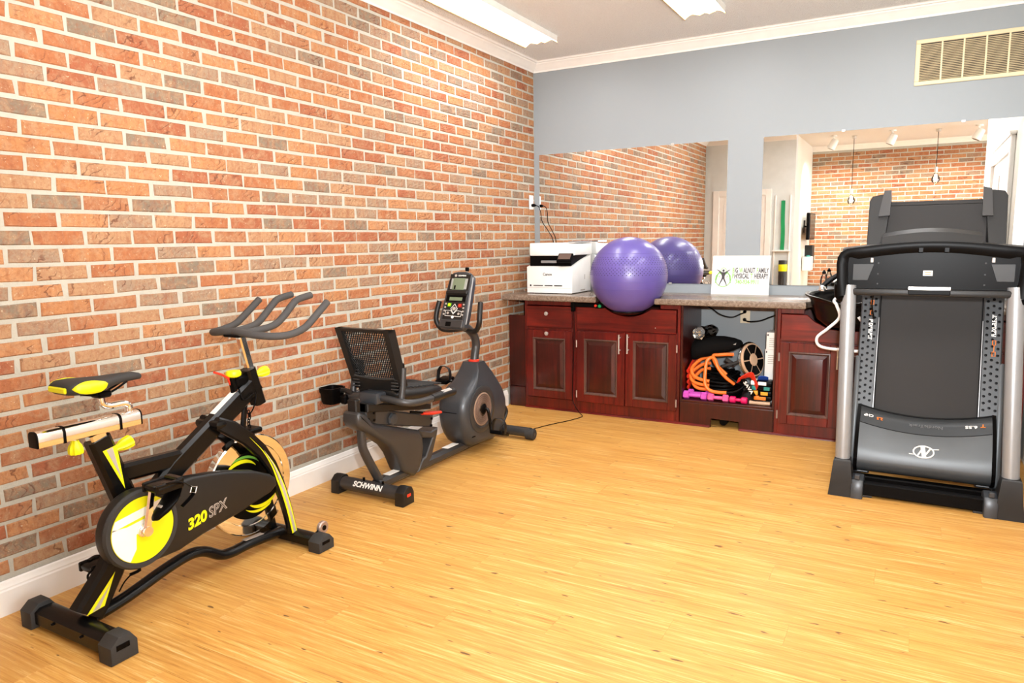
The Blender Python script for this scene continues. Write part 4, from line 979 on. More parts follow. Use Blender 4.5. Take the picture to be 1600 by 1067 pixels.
# cranks and pedals
def crank_arm(x, ang, s):
    c0 = V(x, -4.080, 0.345); d = V(0, math.cos(ang), math.sin(ang)); e = c0+d*0.17
    m = MB(); m.rect_tube([c0-d*0.012, c0+d*0.05, e+d*0.012], 0.014, [0.034, 0.028, 0.026], bev=0.006)
    m.tube([c0-V(s*0.06, 0, 0), c0+V(s*0.009, 0, 0)], 0.018, 14)
    c = m.build('crank', M_CHROME, SPK)
    px = x+s*0.055
    pm = MB(); pm.bx(px-0.045, px+0.045, e.y-0.048, e.y+0.048, e.z-0.013, e.z+0.013, 0.008, 2); pm.tube([e-V(s*.005, 0, 0), V(px, e.y, e.z)], 0.008, 10)
    pm.bx(px-0.04, px+0.04, e.y+0.03, e.y+0.06, e.z-0.02, e.z+0.022, 0.006); pm.bx(px-0.044, px-0.03, e.y-0.05, e.y+0.05, e.z-0.018, e.z+0.018, 0.004); pm.bx(px+0.03, px+0.044, e.y-0.05, e.y+0.05, e.z-0.018, e.z+0.018, 0.004)
    pm.build('pedal', M_BLACK, c)
    # toe cage hanging under the pedal, with strap and buckle
    cg = []
    for i, (yy, zz, w, h) in enumerate(((0.045, -0.018, 0.044, 0.010), (0.035, -0.045, 0.042, 0.022), (0.005, -0.075, 0.036, 0.026), (-0.03, -0.098, 0.024, 0.020), (-0.045, -0.104, 0.010, 0.010))):
        cg.append([V(px+w*math.cos(2*PI*k/14), e.y+yy+0.25*h*math.sin(2*PI*k/14), e.z+zz+h*math.sin(2*PI*k/14)) for k in range(14)])
    MB().ring_loft(cg).build('toe_cage', M_BPL2, c, sharp=60)
    MB().bx(px-0.011, px+0.011, e.y-0.02, e.y+0.035, e.z-0.077, e.z-0.068, 0.002).build('cage_badge', M_SILP, c)
    MB().tube([(px+0.03*s, e.y-0.02, e.z+0.016), (px+0.052*s, e.y+0.03, e.z+0.012), (px+0.05*s, e.y+0.075, e.z-0.02), (px+0.046*s, e.y+0.085, e.z-0.05), (px+0.04*s, e.y+0.04, e.z-0.085)], 0.006, 8, 5, flat=(0.35, 1.5)).build('toe_strap', M_BPL2, c)
    bk = [(e.y+0.075+a, e.z-0.03+b) for a, b in ((0, 0.012), (0.02, 0.004), (0.012, -0.016), (-0.008, -0.008))]
    MB().tube([(px+0.055*s, a, b) for a, b in bk], 0.0025, 8, loop=True).build('buckle', M_STEEL, c)
crank_arm(gd1+0.020, math.radians(78), 1)
crank_arm(X-0.075, math.radians(258), -1)
MB().lathe([(0.026, 0), (0.024, 0.006), (0.02, 0.008)], (gd1+0.0025, -4.083, 0.348), 'x', 24).build('bottom_bracket', M_CHROME, t)
MB().lathe([(0.04, -0.055), (0.045, -0.05), (0.045, 0.05), (0.04, 0.055)], (X, -4.083, 0.348), 'x', 24).build('crank_housing', M_BLACK, t)
# yellow and silver wedge decals
def wedge(par, pts, x, mt, nm):
    mb = MB(); v0 = [mb.b.verts.new((x, a, b)) for a, b in pts]; v1 = [mb.b.verts.new((x+0.0008, a, b)) for a, b in pts]
    mb.face(list(reversed(v0))); mb.face(v1)
    for i in range(len(pts)): mb.face([v0[i], v0[(i+1) % len(pts)], v1[(i+1) % len(pts)], v1[i]])
    mb.build(nm, mt, par)
fx = X+0.0278
wedge(t, [(-4.150, 0.642), (-4.099, 0.652), (-4.083, 0.486)], fx, M_YEL, 'yellow_wedge'); wedge(t, [(-4.137, 0.642), (-4.115, 0.648), (-4.092, 0.525)], fx+0.0009, M_SILP, 'silver_wedge')
fx = X+0.031
wedge(t, [(-4.262, 0.086), (-4.198, 0.094), (-4.150, 0.200)], fx, M_YEL, 'yellow_wedge'); wedge(t, [(-4.242, 0.09), (-4.216, 0.094), (-4.170, 0.165)], fx+0.0009, M_SILP, 'silver_wedge')
# sticker and badge on the main tube
dv = V(0, 0.405, 0.26).normalized(); nv2 = V(0, -dv.z, dv.y)
c0 = V(X, -3.60, 0.667)+nv2*0.0432
MB().box(c0, (0.03, 0.13, 0.0012), 0, Matrix.Rotation(math.atan2(0.26, 0.405), 3, 'X')).build('label_sticker', M_PRINT, t)
MB().box(c0+dv*0.072, (0.03, 0.012, 0.0012), 0, Matrix.Rotation(math.atan2(0.26, 0.405), 3, 'X')).build('sticker_end', M_ORP, t)
fp = lambda a, b: V(X+0.0286, -3.905, 0.44)+dv*a+nv2*b
MB().tube([fp(-0.022, -0.002), fp(-0.022, 0.012), fp(0.024, 0.012), fp(0.026, -0.004)], 0.0015, 6).build('frame_emblem', M_SILP, t); MB().tube([fp(-0.014, -0.006), fp(0.006, -0.006), fp(0.009, -0.013)], 0.002, 6).build('frame_emblem', M_SILP, t)
# seat post, slider, saddle
MB().rect_tube([(X, -4.155, 0.705), (X, -4.147, 0.675)], 0.046, 0.058, bev=0.006).build('seat_post', M_CHROME, t)
sl = []
for yy in (-4.350, -3.998):
    sl.append([V(X+a, yy, 0.704+b) for a, b in ((-0.024, 0), (0.024, 0), (0.025, 0.004), (0.025, 0.036), (0.022, 0.045), (0.014, 0.051), (0, 0.053), (-0.014, 0.051), (-0.022, 0.045), (-0.025, 0.036), (-0.025, 0.004))])
sld = MB().ring_loft(sl).build('seat_slider', M_CHROME, t, sharp=50)
for yy in (-4.268, -4.074):
    mb = MB(); mb.ring_loft([[V(X+a*1.09, yy+d, 0.7015+b*1.07) for a, b in ((-0.024, 0), (0.024, 0), (0.025, 0.004), (0.025, 0.036), (0.022, 0.045), (0.014, 0.051), (0, 0.053), (-0.014, 0.051), (-0.022, 0.045), (-0.025, 0.036), (-0.025, 0.004))] for d in (-0.004, 0.004)])
    mb.build('slider_band', M_BPL2, sld)
for yy, d in ((-4.352, -1), (-3.996, 1)):
    mb = MB(); mb.ring_loft([[V(X+a*k, yy+d*o, 0.7265+(b-0.0225)*k) for a, b in ((-0.024, 0), (0.024, 0), (0.025, 0.004), (0.025, 0.036), (0.022, 0.045), (0.014, 0.051), (0, 0.053), (-0.014, 0.051), (-0.022, 0.045), (-0.025, 0.036), (-0.025, 0.004))] for k, o in ((1.03, -0.002), (1.03, 0.003), (0.9, 0.0035))]); mb.build('slider_cap', M_BPL2, sld)
MB().tube([(X, -4.025, 0.752), (X, -4.024, 0.775), (X, -4.045, 0.788), (X, -4.095, 0.79), (X, -4.118, 0.803), (X, -4.122, 0.835)], 0.0125, 12, 6).build('saddle_post', M_CHROME, t)
sec = [(-4.262, 0.035, 0.885, 0.868), (-4.258, 0.062, 0.898, 0.862), (-4.24, 0.078, 0.906, 0.856), (-4.20, 0.084, 0.906, 0.852), (-4.16, 0.076, 0.902, 0.850), (-4.12, 0.055, 0.900, 0.855), (-4.08, 0.036, 0.900, 0.862), (-4.04, 0.027, 0.899, 0.866), (-4.0, 0.023, 0.896, 0.866), (-3.98, 0.019, 0.890, 0.866), (-3.972, 0.010, 0.884, 0.870)]
rings = []
for yy, hw, zt, zb2 in sec:
    r_ = []
    for k in range(18):
        a = 2*PI*k/18; ca, sa = math.cos(a), math.sin(a)
        xx = hw*math.copysign(abs(ca)**0.7, ca); h = (zt+zb2)/2+(zt-zb2)/2*math.copysign(abs(sa)**0.8, sa)
        if sa > 0.6 and hw > 0.05: h -= 0.006*max(0, 1-abs(xx)/(0.3*hw))
        r_.append(V(X+xx, yy, h))
    rings.append(r_)
sad = MB().ring_loft(rings).build('saddle', M_RUB, t, sharp=60)
for s in (-1, 1):
    pr_ = []
    def sat(yy):
        for q in range(len(sec)-1):
            if sec[q][0] <= yy <= sec[q+1][0]:
                f = (yy-sec[q][0])/(sec[q+1][0]-sec[q][0]); return [sec[q][k]+(sec[q+1][k]-sec[q][k])*f for k in (1, 2, 3)]
    for i in range(17):
        u = i/16; yy = -4.252+0.122*u; hw, zt, zl = sat(yy); sp_ = max(0.06, math.sin(PI*u)**0.55)
        def pt(a, off): return V(X+s*(hw*abs(math.cos(a))**0.7+off), yy, (zt+zl)/2+(zt-zl)/2*math.copysign(abs(math.sin(a))**0.8, math.sin(a))+off*math.sin(a))
        an = [(-0.15+0.85*v)*1.0 for v in (-0.62, -0.3, 0.0, 0.3, 0.62)]; mid = 0.1
        an = [mid+sp_*w_ for w_ in (-0.75, -0.4, 0.0, 0.4, 0.75)]
        pr_.append([pt(a, 0.0035) for a in an]+[pt(a, -0.004) for a in reversed(an)])
    MB().ring_loft(pr_).build('saddle_pad', M_YEL, sad, sharp=60)
MB().bx(X-0.05, X+0.05, -4.268, -4.258, 0.868, 0.888, 0.004).build('saddle_pad', M_YEL, sad)
for s in (-1, 1): MB().tube([(X+s*0.02, -4.20, 0.852), (X+s*0.02, -4.14, 0.838), (X+s*0.016, -4.09, 0.842), (X+s*0.012, -4.03, 0.868)], 0.004, 8, 5).build('saddle_rail', M_BPL2, sad)
MB().bx(X-0.028, X+0.028, -4.145, -4.095, 0.826, 0.850, 0.006).build('saddle_clamp', M_BPL2, sad)
# adjustment knobs
def knob_y(base, d, nm='adjustment_knob', r=0.021, L=0.05):
    base = Vector(base); d = Vector(d).normalized(); q = d.orthogonal().normalized(); w_ = d.cross(q); Mx = Matrix(((q.x, w_.x, d.x), (q.y, w_.y, d.y), (q.z, w_.z, d.z)))
    k = MB(); rings = []
    for rr, h in ((r*0.5, 0.0), (r*0.62, L*0.2), (r*0.9, L*0.42), (r, L*0.62), (r*1.02, L*0.92), (r*0.9, L*1.04), (r*0.5, L*1.07)):
        rings.append([base+Mx @ V(rr*(0.9+0.16*(i % 2))*math.cos(2*PI*i/18), rr*(0.9+0.16*(i % 2))*math.sin(2*PI*i/18), h) for i in range(18)])
    kk = k.ring_loft(rings).build(nm, M_YEL, t, sharp=28)
    MB().tube([base-d*0.014, base+d*0.006], 0.006, 10).build('threaded_pin', M_CHROME, kk)
knob_y((X, -4.224, 0.697), (0, 0, -1), r=0.0225, L=0.046)
knob_y((X, -4.088, 0.63), (0.1, 1, 0.32), r=0.022, L=0.06)
knob_y((X, -3.445, 0.790), (0.15, 1, 0.2), r=0.021, L=0.055)
# handlebar post, handlebars
MB().rect_tube([(X, -3.515, 0.972), (X, -3.476, 0.815)], 0.032, 0.034, bev=0.006).build('handlebar_post', M_CHROME, t)
hb = MB()
for s in (-1, 1):
    O = lambda p: (X+s*p[0], p[1], p[2])
    hb.tube([O(p) for p in [(0.0, -3.545, 0.990), (0.06, -3.55, 0.986), (0.13, -3.535, 0.978), (0.185, -3.50, 0.973), (0.21, -3.44, 0.974), (0.213, -3.36, 0.992), (0.213, -3.30, 1.03), (0.213, -3.215, 1.092)]], 0.0155, 12, 6)
    hb.tube([O(p) for p in [(0.035, -3.545, 0.984), (0.045, -3.47, 0.986), (0.055, -3.38, 1.000), (0.06, -3.325, 1.035), (0.06, -3.275, 1.078), (0.06, -3.24, 1.100), (0.06, -3.16, 1.114)]], 0.0155, 12, 6)
hbo = hb.build('handlebar', M_FOAM, t, sharp=60)
MB().bx(X-0.045, X+0.045, -3.565, -3.49, 0.966, 0.976, 0.003).build('handlebar_clamp', M_BPL2, hbo)
for xx in (-0.03, 0.03): MB().lathe([(0.005, 0), (0.005, -0.008)], (X+xx, -3.545, 0.966), 'z', 8).build('bolt', M_STEEL, hbo)
# tension knob, brake lever and cable
bq = MB(); bq.bx(X-0.02, X+0.02, -3.56, -3.495, 0.755, 0.80, 0.008); bq.tube([(X, -3.575, 0.80), (X, -3.565, 0.76), (X, -3.56, 0.72)], 0.016, 10); bq.build('tension_bracket', M_BPL2, t)
MB().lathe([(0.022, 0), (0.03, 0.006), (0.032, 0.016), (0.028, 0.026), (0.01, 0.029)], (X, -3.562, 0.80), 'z', 20).build('tension_knob', M_YEL, t)
MB().rect_tube([(X, -3.655, 0.835), (X, -3.62, 0.82), (X, -3.59, 0.80), (X, -3.58, 0.77)], 0.012, 0.009, bev=0.003).build('brake_lever', M_RED, t)
MB().tube([(X+0.025, -3.56, 0.75), (X+0.035, -3.545, 0.70), (X+0.04, -3.49, 0.72), (X+0.036, -3.50, 0.66), (X, -3.50, 0.62)], 0.003, 6, 6).build('brake_cable', M_BPL2, t)
m = MB()
for k in range(9):
    c = V(X, -3.498+0.004*math.sin(k*1.3), 0.635-0.0125*k); a = (0.010, 0.005) if k % 2 else (0.0, 0.0)
    pts = [c+(V(0.006*math.cos(2*PI*j/10), 0, 0.010*math.sin(2*PI*j/10)) if k % 2 else V(0, 0.006*math.cos(2*PI*j/10), 0.010*math.sin(2*PI*j/10))) for j in range(10)]
    m.tube(pts, 0.0022, 6, loop=True)
m.build('brake_linkage', M_BPL2, t)
MB().bx(X-0.04, X+0.04, -3.53, -3.46, 0.545, 0.568, 0.006).build('brake_pad', M_BPL2, t)
MB().rect_tube([(X, -3.51, 0.70), (X, -3.535, 0.56)], 0.02, 0.024).build('brake_arm', M_BLACK, t)
# bottle cage wire behind the strut
MB().tube([(X-0.03, -4.165, 0.22), (X-0.05, -4.20, 0.19), (X-0.045, -4.19, 0.15), (X-0.03, -4.18, 0.17)], 0.004, 6, 5).build('hook', M_BPL2, t)
m = MB(); m.tube([(X+0.02, -4.10, 0.19), (X+0.025, -4.07, 0.185), (X+0.025, -4.055, 0.165), (X+0.02, -4.09, 0.16)], 0.006, 6, 3); m.tube([(X+0.02, -4.085, 0.16), (X+0.015, -4.11, 0.14), (X+0.01, -4.13, 0.11)], 0.003, 6, 4); m.build('tool_clip', M_BPL2, t)

# ================================================================== RECUMBENT BIKE
t = thing('recumbent_bike', 'dark grey recumbent exercise bike with mesh seat near the cabinets', 'exercise bike', (0.425, -2.0, 0))
RBK = t; X = 0.425
MB().rect_tube([(X, -2.70, 0.062), (X, -2.2, 0.06), (X, -1.45, 0.058)], 0.066, 0.062, bev=0.018).build('base_beam', M_DGR2, t)
for yy, ln in ((-2.575, 0.09), (-2.0, 0.12)): MB().bx(X-0.02, X+0.026, yy-ln/2, yy+ln/2, 0.0925, 0.094).build('warning_label', M_PRINT, t)
MB().tube([(0.19, -2.73, 0.052), (0.64, -2.73, 0.052)], 0.038, 18, flat=(0.95, 1.0)).build('stabilizer_bar', M_DGR2, t)
for s, xa, xb in ((-1, 0.166, 0.225), (1, 0.605, 0.664)):
    pf = [(-2.776, 0.0), (-2.684, 0.0), (-2.684, 0.06), (-2.70, 0.09), (-2.725, 0.098), (-2.745, 0.095), (-2.772, 0.07)]
    c = MB().prism(pf, 'x', xa, xb, 0.005, 2).build('foot_cap', M_BPL, t)
    if s > 0: MB().bx(xb, xb+0.0015, -2.745, -2.715, 0.045, 0.06).build('red_marker', M_RED, c)
text('maker_lettering', 'SCHWINN', 0.040, M_PRINT, t, (0.415, -2.763, 0.071), (1, 0, 0), (0, 0.5, 0.87), shear=0.15, sx=1.02, bold=0.0012)
for xx in (0.37, 0.50): MB().tube([(xx, -2.735, 0.085), (xx, -2.735, 0.104)], 0.007, 8).build('bolt', M_BPL2, t)
MB().tube([(0.185, -1.37, 0.05), (0.66, -1.37, 0.05)], 0.033, 18).build('stabilizer_bar', M_DGR2, t)
for xa, xb in ((0.155, 0.215), (0.625, 0.69)):
    c = MB().lathe([(0.030, xa), (0.038, xa+0.006), (0.038, xb-0.006), (0.030, xb)], (0, -1.37, 0.04), 'x', 20).build('transport_wheel', M_RUB, t)
    MB().lathe([(0.012, xb-0.001), (0.012, xb+0.002)], (0, -1.37, 0.04), 'x', 12).build('wheel_axle', M_DGR2, c)
# rear strut and rear shroud
MB().tube([(X, -2.80, 0.40), (X, -2.80, 0.33), (X, -2.782, 0.26), (X, -2.67, 0.07)], 0.024, 12, 5).build('seat_strut', M_DGR2, t)
shp = [(-2.885, 0.450), (-2.880, 0.490), (-2.862, 0.500), (-2.81, 0.478), (-2.76, 0.418), (-2.26, 0.252), (-2.19, 0.262), (-2.20, 0.225), (-2.262, 0.10), (-2.30, 0.07), (-2.36, 0.05), (-2.43, 0.035), (-2.53, 0.09), (-2.55, 0.13), (-2.585, 0.20), (-2.635, 0.262), (-2.725, 0.325), (-2.84, 0.382), (-2.92, 0.425)]
m = MB()
hole = [(-2.335, 0.232), (-2.25, 0.212), (-2.318, 0.118), (-2.352, 0.118)]
m.prism([(-2.885, 0.450), (-2.880, 0.490), (-2.862, 0.500), (-2.81, 0.478), (-2.76, 0.418), (-2.37, 0.288), (-2.34, 0.24), (-2.335, 0.18), (-2.352, 0.118), (-2.375, 0.07), (-2.40, 0.045), (-2.43, 0.035), (-2.53, 0.09), (-2.55, 0.13), (-2.585, 0.20), (-2.635, 0.262), (-2.725, 0.325), (-2.80, 0.375), (-2.87, 0.420)], 'x', X-0.058, X+0.058, 0.026, 4)
m.build('seat_shroud', M_DGR2, t, sharp=40)
m = MB(); m.prism([(-2.375, 0.290), (-2.26, 0.252), (-2.19, 0.262), (-2.20, 0.225), (-2.262, 0.10), (-2.30, 0.07), (-2.40, 0.045), (-2.375, 0.08), (-2.345, 0.113), (-2.318, 0.118), (-2.248, 0.212), (-2.34, 0.236)], 'x', X-0.052, X+0.052, 0.006); m.build('shroud_brace', M_DGR2, t)
MB().box((X, -2.43, 0.3115), (0.05, 0.10, 0.0012), 0, Matrix.Rotation(math.radians(-18.5), 3, 'X')).build('warning_label', M_PRINT, t)
# seat rail and carriage
MB().prism([(-2.80, 0.526), (-2.73, 0.488), (-2.215, 0.338), (-2.235, 0.272), (-2.72, 0.40), (-2.80, 0.44)], 'x', X-0.038, X+0.038, 0.006).build('seat_rail', M_DGR2, t)
m = MB(); m.bx(X-0.03, X+0.03, -2.865, -2.83, 0.46, 0.56, 0.006); m.bx(X+0.038, X+0.042, -2.80, -2.73, 0.425, 0.50, 0.003); m.build('seat_bracket', M_BPL, t)
for a, b in ((-2.79, 0.49), (-2.745, 0.47), (-2.79, 0.445), (-2.745, 0.432), (-2.24, 0.325), (-2.245, 0.285)): MB().lathe([(0.008, 0), (0.008, 0.005), (0.004, 0.007)], (X+0.0405, a, b), 'x', 8).build('bolt', M_BPL2, t)
MB().lathe([(0.03, 0), (0.036, 0.006), (0.03, 0.018), (0.012, 0.02)], (X+0.039, -2.60, 0.405), 'x', 7).build('rail_knob', M_DGR, t)
MB().tube([(X+0.06, -2.46, 0.415), (X+0.075, -2.35, 0.388)], 0.007, 8).build('lever_rod', M_BPL2, t)
MB().tube([(X+0.072, -2.37, 0.388), (X+0.08, -2.29, 0.373), (X+0.084, -2.21, 0.362)], [0.012, 0.016, 0.016, 0.011], 10, flat=(0.75, 1.2)).build('seat_lever', M_RED, t)
m = MB(); m.prism([(-2.80, 0.53), (-2.25, 0.415), (-2.25, 0.385), (-2.80, 0.485)], 'x', X-0.05, X+0.05, 0.005); m.build('seat_carriage', M_BPL, t)
# seat handlebars (U behind the seat)
def U(s): return [(X+s*p[0], p[1], p[2]) for p in [(0.0, -2.70, 0.545), (0.10, -2.70, 0.54), (0.17, -2.69, 0.53), (0.21, -2.66, 0.522), (0.225, -2.61, 0.517), (0.228, -2.54, 0.514), (0.228, -2.42, 0.514)]]
m = MB(); m.tube(U(1), 0.019, 12, 5); m.tube(U(-1), 0.019, 12, 5); m.build('seat_handlebar', M_DGR2, t, sharp=60)
for s in (-1, 1):
    MB().tube([(X+s*0.228, -2.49, 0.514), (X+s*0.228, -2.40, 0.514), (X+s*0.228, -2.28, 0.513)], [0.022, 0.025, 0.022], 12).build('hand_grip', M_BPL, t)
    MB().box((X+s*0.236, -2.36, 0.535), (0.022, 0.085, 0.004), 0.002, Matrix.Rotation(s*0.5, 3, 'Y')).build('pulse_sensor', M_STEEL, t)
MB().bx(X-0.06, X+0.065, -2.745, -2.66, 0.51, 0.575, 0.016, 2).build('handlebar_joint', M_DGR, t)
# seat uprights, backrest and cushion
for s in (-1, 1): MB().tube([(X+s*0.165, -2.675, 0.515), (X+s*0.165, -2.655, 0.60), (X+s*0.165, -2.645, 0.70)], 0.017, 12).build('backrest_upright', M_DGR2, t)
def bp_(u, v, d=0.0):  # backrest local: u across, v up 0..1
    w = 0.165+0.012*v; y = -2.655-0.105*v-0.0; return V(X+u*w, y+0.03*(1-abs(u)**2)*(-1)*0+d, 0.60+0.31*v)
m = MB()
oL = [[bp_(-1.0, v, d) for d in (-0.012, 0.045)]+[bp_(-0.80, v, d) for d in (0.02, -0.010)] for v in (0.0, 0.3, 0.6, 1.0)]
m.ring_loft(oL); m.ring_loft([[bp_(0.80, v, d) for d in (-0.010, 0.02)]+[bp_(1.0, v, d) for d in (0.045, -0.012)] for v in (0.0, 0.3, 0.6, 1.0)])
m.ring_loft([[bp_(u, 0.95, d) for d in (-0.010, 0.028)]+[bp_(u, 1.0, d) for d in (0.028, -0.010)] for u in (-1.0, -0.5, 0, 0.5, 1.0)])
m.ring_loft([[bp_(u, -0.12, d) for d in (-0.014, 0.02)]+[bp_(u, 0.12+0.03*u*u, d) for d in (0.018, -0.012)] for u in (-0.8, -0.4, 0, 0.4, 0.8)])
br = m.build('backrest_frame', M_BPL, t, sharp=50)
m = MB()
for k in range(-24, 25):
    for sg in (1, -1):
        # diagonal strands clipped to the panel
        pts = []
        for j in range(0, 41):
            v = 0.12+0.83*j/40; u = k*0.085+sg*(v-0.5)*1.1
            if -0.80 <= u <= 0.80: pts.append(bp_(u, v, 0.006+0.002*sg))
        if len(pts) > 1: m.tube([pts[0], pts[-1]], 0.0042, 4, flat=(0.45, 1.0))
m.build('backrest_mesh', M_BPL, br, stuff=True)
MB().tube([bp_(u, 0.12+0.05*u*u-0.0, -0.012) for u in (-0.8, -0.5, 0, 0.5, 0.8)], 0.006, 8, 4).build('mesh_border', M_RUB, br)
for s in (-1, 1):
    m = MB(); m.prism([(-2.665, 0.575), (-2.615, 0.575), (-2.62, 0.72), (-2.675, 0.735)], 'x', X+s*0.115, X+s*0.16, 0.006); sp = m.build('lumbar_support', M_BPL2, t)
    for k in range(8): MB().bx(X+s*0.13-0.022, X+s*0.13+0.022, -2.682+0.0008*k, -2.668, 0.585+k*0.017, 0.592+k*0.017, 0.002).build('rib', M_RUB, sp)
pad = [(-2.66, 0.578, 0.535, 0.12), (-2.64, 0.588, 0.520, 0.145), (-2.55, 0.575, 0.505, 0.155), (-2.45, 0.562, 0.488, 0.155), (-2.35, 0.555, 0.476, 0.15), (-2.28, 0.545, 0.468, 0.135), (-2.22, 0.525, 0.463, 0.11), (-2.19, 0.502, 0.468, 0.085)]
rings = []
for yy, zt, zb2, hw in pad:
    rings.append([V(X+hw*math.copysign(abs(math.cos(2*PI*k/20))**0.5, math.cos(2*PI*k/20)), yy, (zt+zb2)/2+(zt-zb2)/2*math.copysign(abs(math.sin(2*PI*k/20))**0.6, math.sin(2*PI*k/20))) for k in range(20)])
sp = MB().ring_loft(rings).build('seat_cushion', M_BPL, t, sharp=60)
for k in range(10):
    yy = -2.60+k*0.036; i = min(int((yy+2.66)/0.52*7), 6); zt = 0.587-0.075*((yy+2.64)/0.45)**1.0*0.55
    zt = [0.588, 0.586, 0.580, 0.576, 0.572, 0.567, 0.563, 0.560, 0.558, 0.553, 0.546][k]-0.006
    MB().tube([(X+u*0.12, yy+abs(u)*0.03, zt-0.006*u*u+0.002) for u in (-1, -0.5, 0, 0.5, 1)], 0.005, 6, 3).build('ridge', M_RUB, sp)
# bottle basket on the left
m = MB()
bk = []
bc = V(0.155, -2.715, 0)
for z, w, d in ((0.486, 0.040, 0.046), (0.50, 0.046, 0.052), (0.545, 0.049, 0.056), (0.552, 0.054, 0.061), (0.574, 0.054, 0.061), (0.574, 0.049, 0.056), (0.50, 0.043, 0.050)):
    bk.append([V(bc.x+w*math.copysign(abs(math.cos(2*PI*k/24))**0.45, math.cos(2*PI*k/24)), bc.y+d*math.copysign(abs(math.sin(2*PI*k/24))**0.45, math.sin(2*PI*k/24)), z) for k in range(24)])
MB().ring_loft(bk).build('bottle_basket', M_BPL2, t, sharp=40)
MB().tube([(0.19, -2.70, 0.555), (0.24, -2.70, 0.56), (0.29, -2.70, 0.545)], 0.014, 8, 4).build('basket_arm', M_BPL, t)
MB().bx(0.225, 0.265, -2.735, -2.70, 0.49, 0.54, 0.008).build('basket_clip', M_BPL2, t)
# main drive shroud
prof = [(-1.743, 0.58), (-1.765, 0.527), (-1.827, 0.479), (-1.90, 0.44), (-1.955, 0.40), (-1.985, 0.345), (-1.990, 0.272), (-1.975, 0.20), (-1.945, 0.14), (-1.90, 0.085), (-1.86, 0.062), (-1.76, 0.055), (-1.62, 0.045), (-1.53, 0.085), (-1.475, 0.15), (-1.447, 0.215), (-1.452, 0.30), (-1.49, 0.375), (-1.55, 0.45), (-1.60, 0.50), (-1.645, 0.55), (-1.665, 0.58)]
pc = V(0, -1.72, 0.30)
ringsB = []
for xx, k in ((-0.108, 0.80), (-0.104, 0.88), (-0.09, 0.95), (-0.055, 1.0), (0.055, 1.0), (0.09, 0.95), (0.104, 0.88), (0.108, 0.80)):
    r_ = []
    for a, b in prof:
        kk = k if b < 0.46 else k+(1-k)*min(1, (b-0.46)/0.1)
        nx = xx if b < 0.44 else xx*(1-0.48*min(1, (b-0.44)/0.13))
        r_.append(V(X+nx, pc.y+(a-pc.y)*kk, pc.z+(b-pc.z)*kk if b < 0.5 else b))
    ringsB.append(r_)
ds = MB().ring_loft(ringsB).build('drive_shroud', M_DGR, t, sharp=45)
CCr = (-1.812, 0.300)
CCr = (-1.785, 0.292)
MB().lathe([(0.150, -0.004), (0.150, 0.003), (0.145, 0.006), (0.118, 0.006), (0.114, 0.003)], (X+0.108, CCr[0], CCr[1]), 'x', 48).build('crank_ring', M_DGR2, ds)
td = MB().lathe([(0.105, 0), (0.105, 0.006), (0.10, 0.008), (0.001, 0.008)], (X+0.106, CCr[0], CCr[1]), 'x', 48).build('crank_disc', M_TAN, ds, sharp=30)
for r_ in (0.05, 0.062, 0.074, 0.086, 0.097): MB().lathe([(r_-0.0025, 0), (r_-0.0025, 0.0015), (r_+0.0025, 0.0015), (r_+0.0025, 0)], (X+0.114, CCr[0], CCr[1]), 'x', 48).build('groove_ring', M_CUP, ds)
MB().lathe([(0.03, 0), (0.034, 0.008), (0.026, 0.014), (0.012, 0.02)], (X+0.113, CCr[0], CCr[1]), 'x', 24).build('crank_hub', M_BPL2, ds)
for yy in (-1.957, -1.45): pass
MB().box((X, -1.992, 0.30), (0.10, 0.003, 0.004), 0.001).build('shroud_seam', M_BPL2, ds)
MB().box((X+0.107, -1.89, 0.135), (0.004, 0.04, 0.008), 0.002).build('vent_slot', M_BPL2, ds)
MB().tube([(X+0.085, -1.475, 0.25), (X+0.095, -1.455, 0.20), (X+0.085, -1.485, 0.14), (X+0.075, -1.53, 0.09)], 0.012, 8, 5).build('carry_handle', M_BPL, ds)
MB().lathe([(0.034, 0), (0.036, 0.004), (0.036, 0.014), (0.028, 0.018)], (X, -1.702, 0.574), 'z', 24).build('mast_collar', M_RED, t)
MB().tube([(X, -1.70, 0.57), (X, -1.685, 0.63), (X, -1.672, 0.68), (X, -1.69, 0.74), (X, -1.745, 0.785), (X, -1.82, 0.83)], 0.027, 14, 6).build('console_mast', M_DGR2, t)
# cranks and pedals
def rcrank(s, dy, dz):
    hub = V(X+s*0.12, CCr[0], CCr[1]); e = V(X+s*0.155, CCr[0]+dy, CCr[1]+dz)
    c = MB().tube([hub, hub+V(s*0.022, 0.006, 0), V(X+s*0.152, CCr[0]+dy*0.25, CCr[1]+dz*0.22), e], 0.010, 10, 5).build('crank', M_BLACK, RBK)
    px = e.x+s*0.06; tl = Matrix.Rotation(math.radians(-18 if s > 0 else 10), 3, 'X')
    MB().box((px, e.y, e.z), (0.09, 0.10, 0.026), 0.007, tl, 2).build('pedal', M_BPL2, c)
    MB().tube([(px+0.046, e.y-0.01, e.z), (px+0.05, e.y-0.01+0.0, e.z+0.05), (px+0.03, e.y-0.005, e.z+0.085), (px-0.02, e.y, e.z+0.092), (px-0.046, e.y, e.z+0.06), (px-0.048, e.y-0.01, e.z)], 0.010, 8, 5, flat=(0.3, 1.6)).build('pedal_strap', M_BPL, c)
    MB().lathe([(0.006, 0), (0.006, 0.004)], (e.x+s*0.0095, e.y, e.z), 'x', 8).build('axle_bolt', M_STEEL, c)
rcrank(1, 0.03, -0.152); rcrank(-1, 0.06, 0.148)
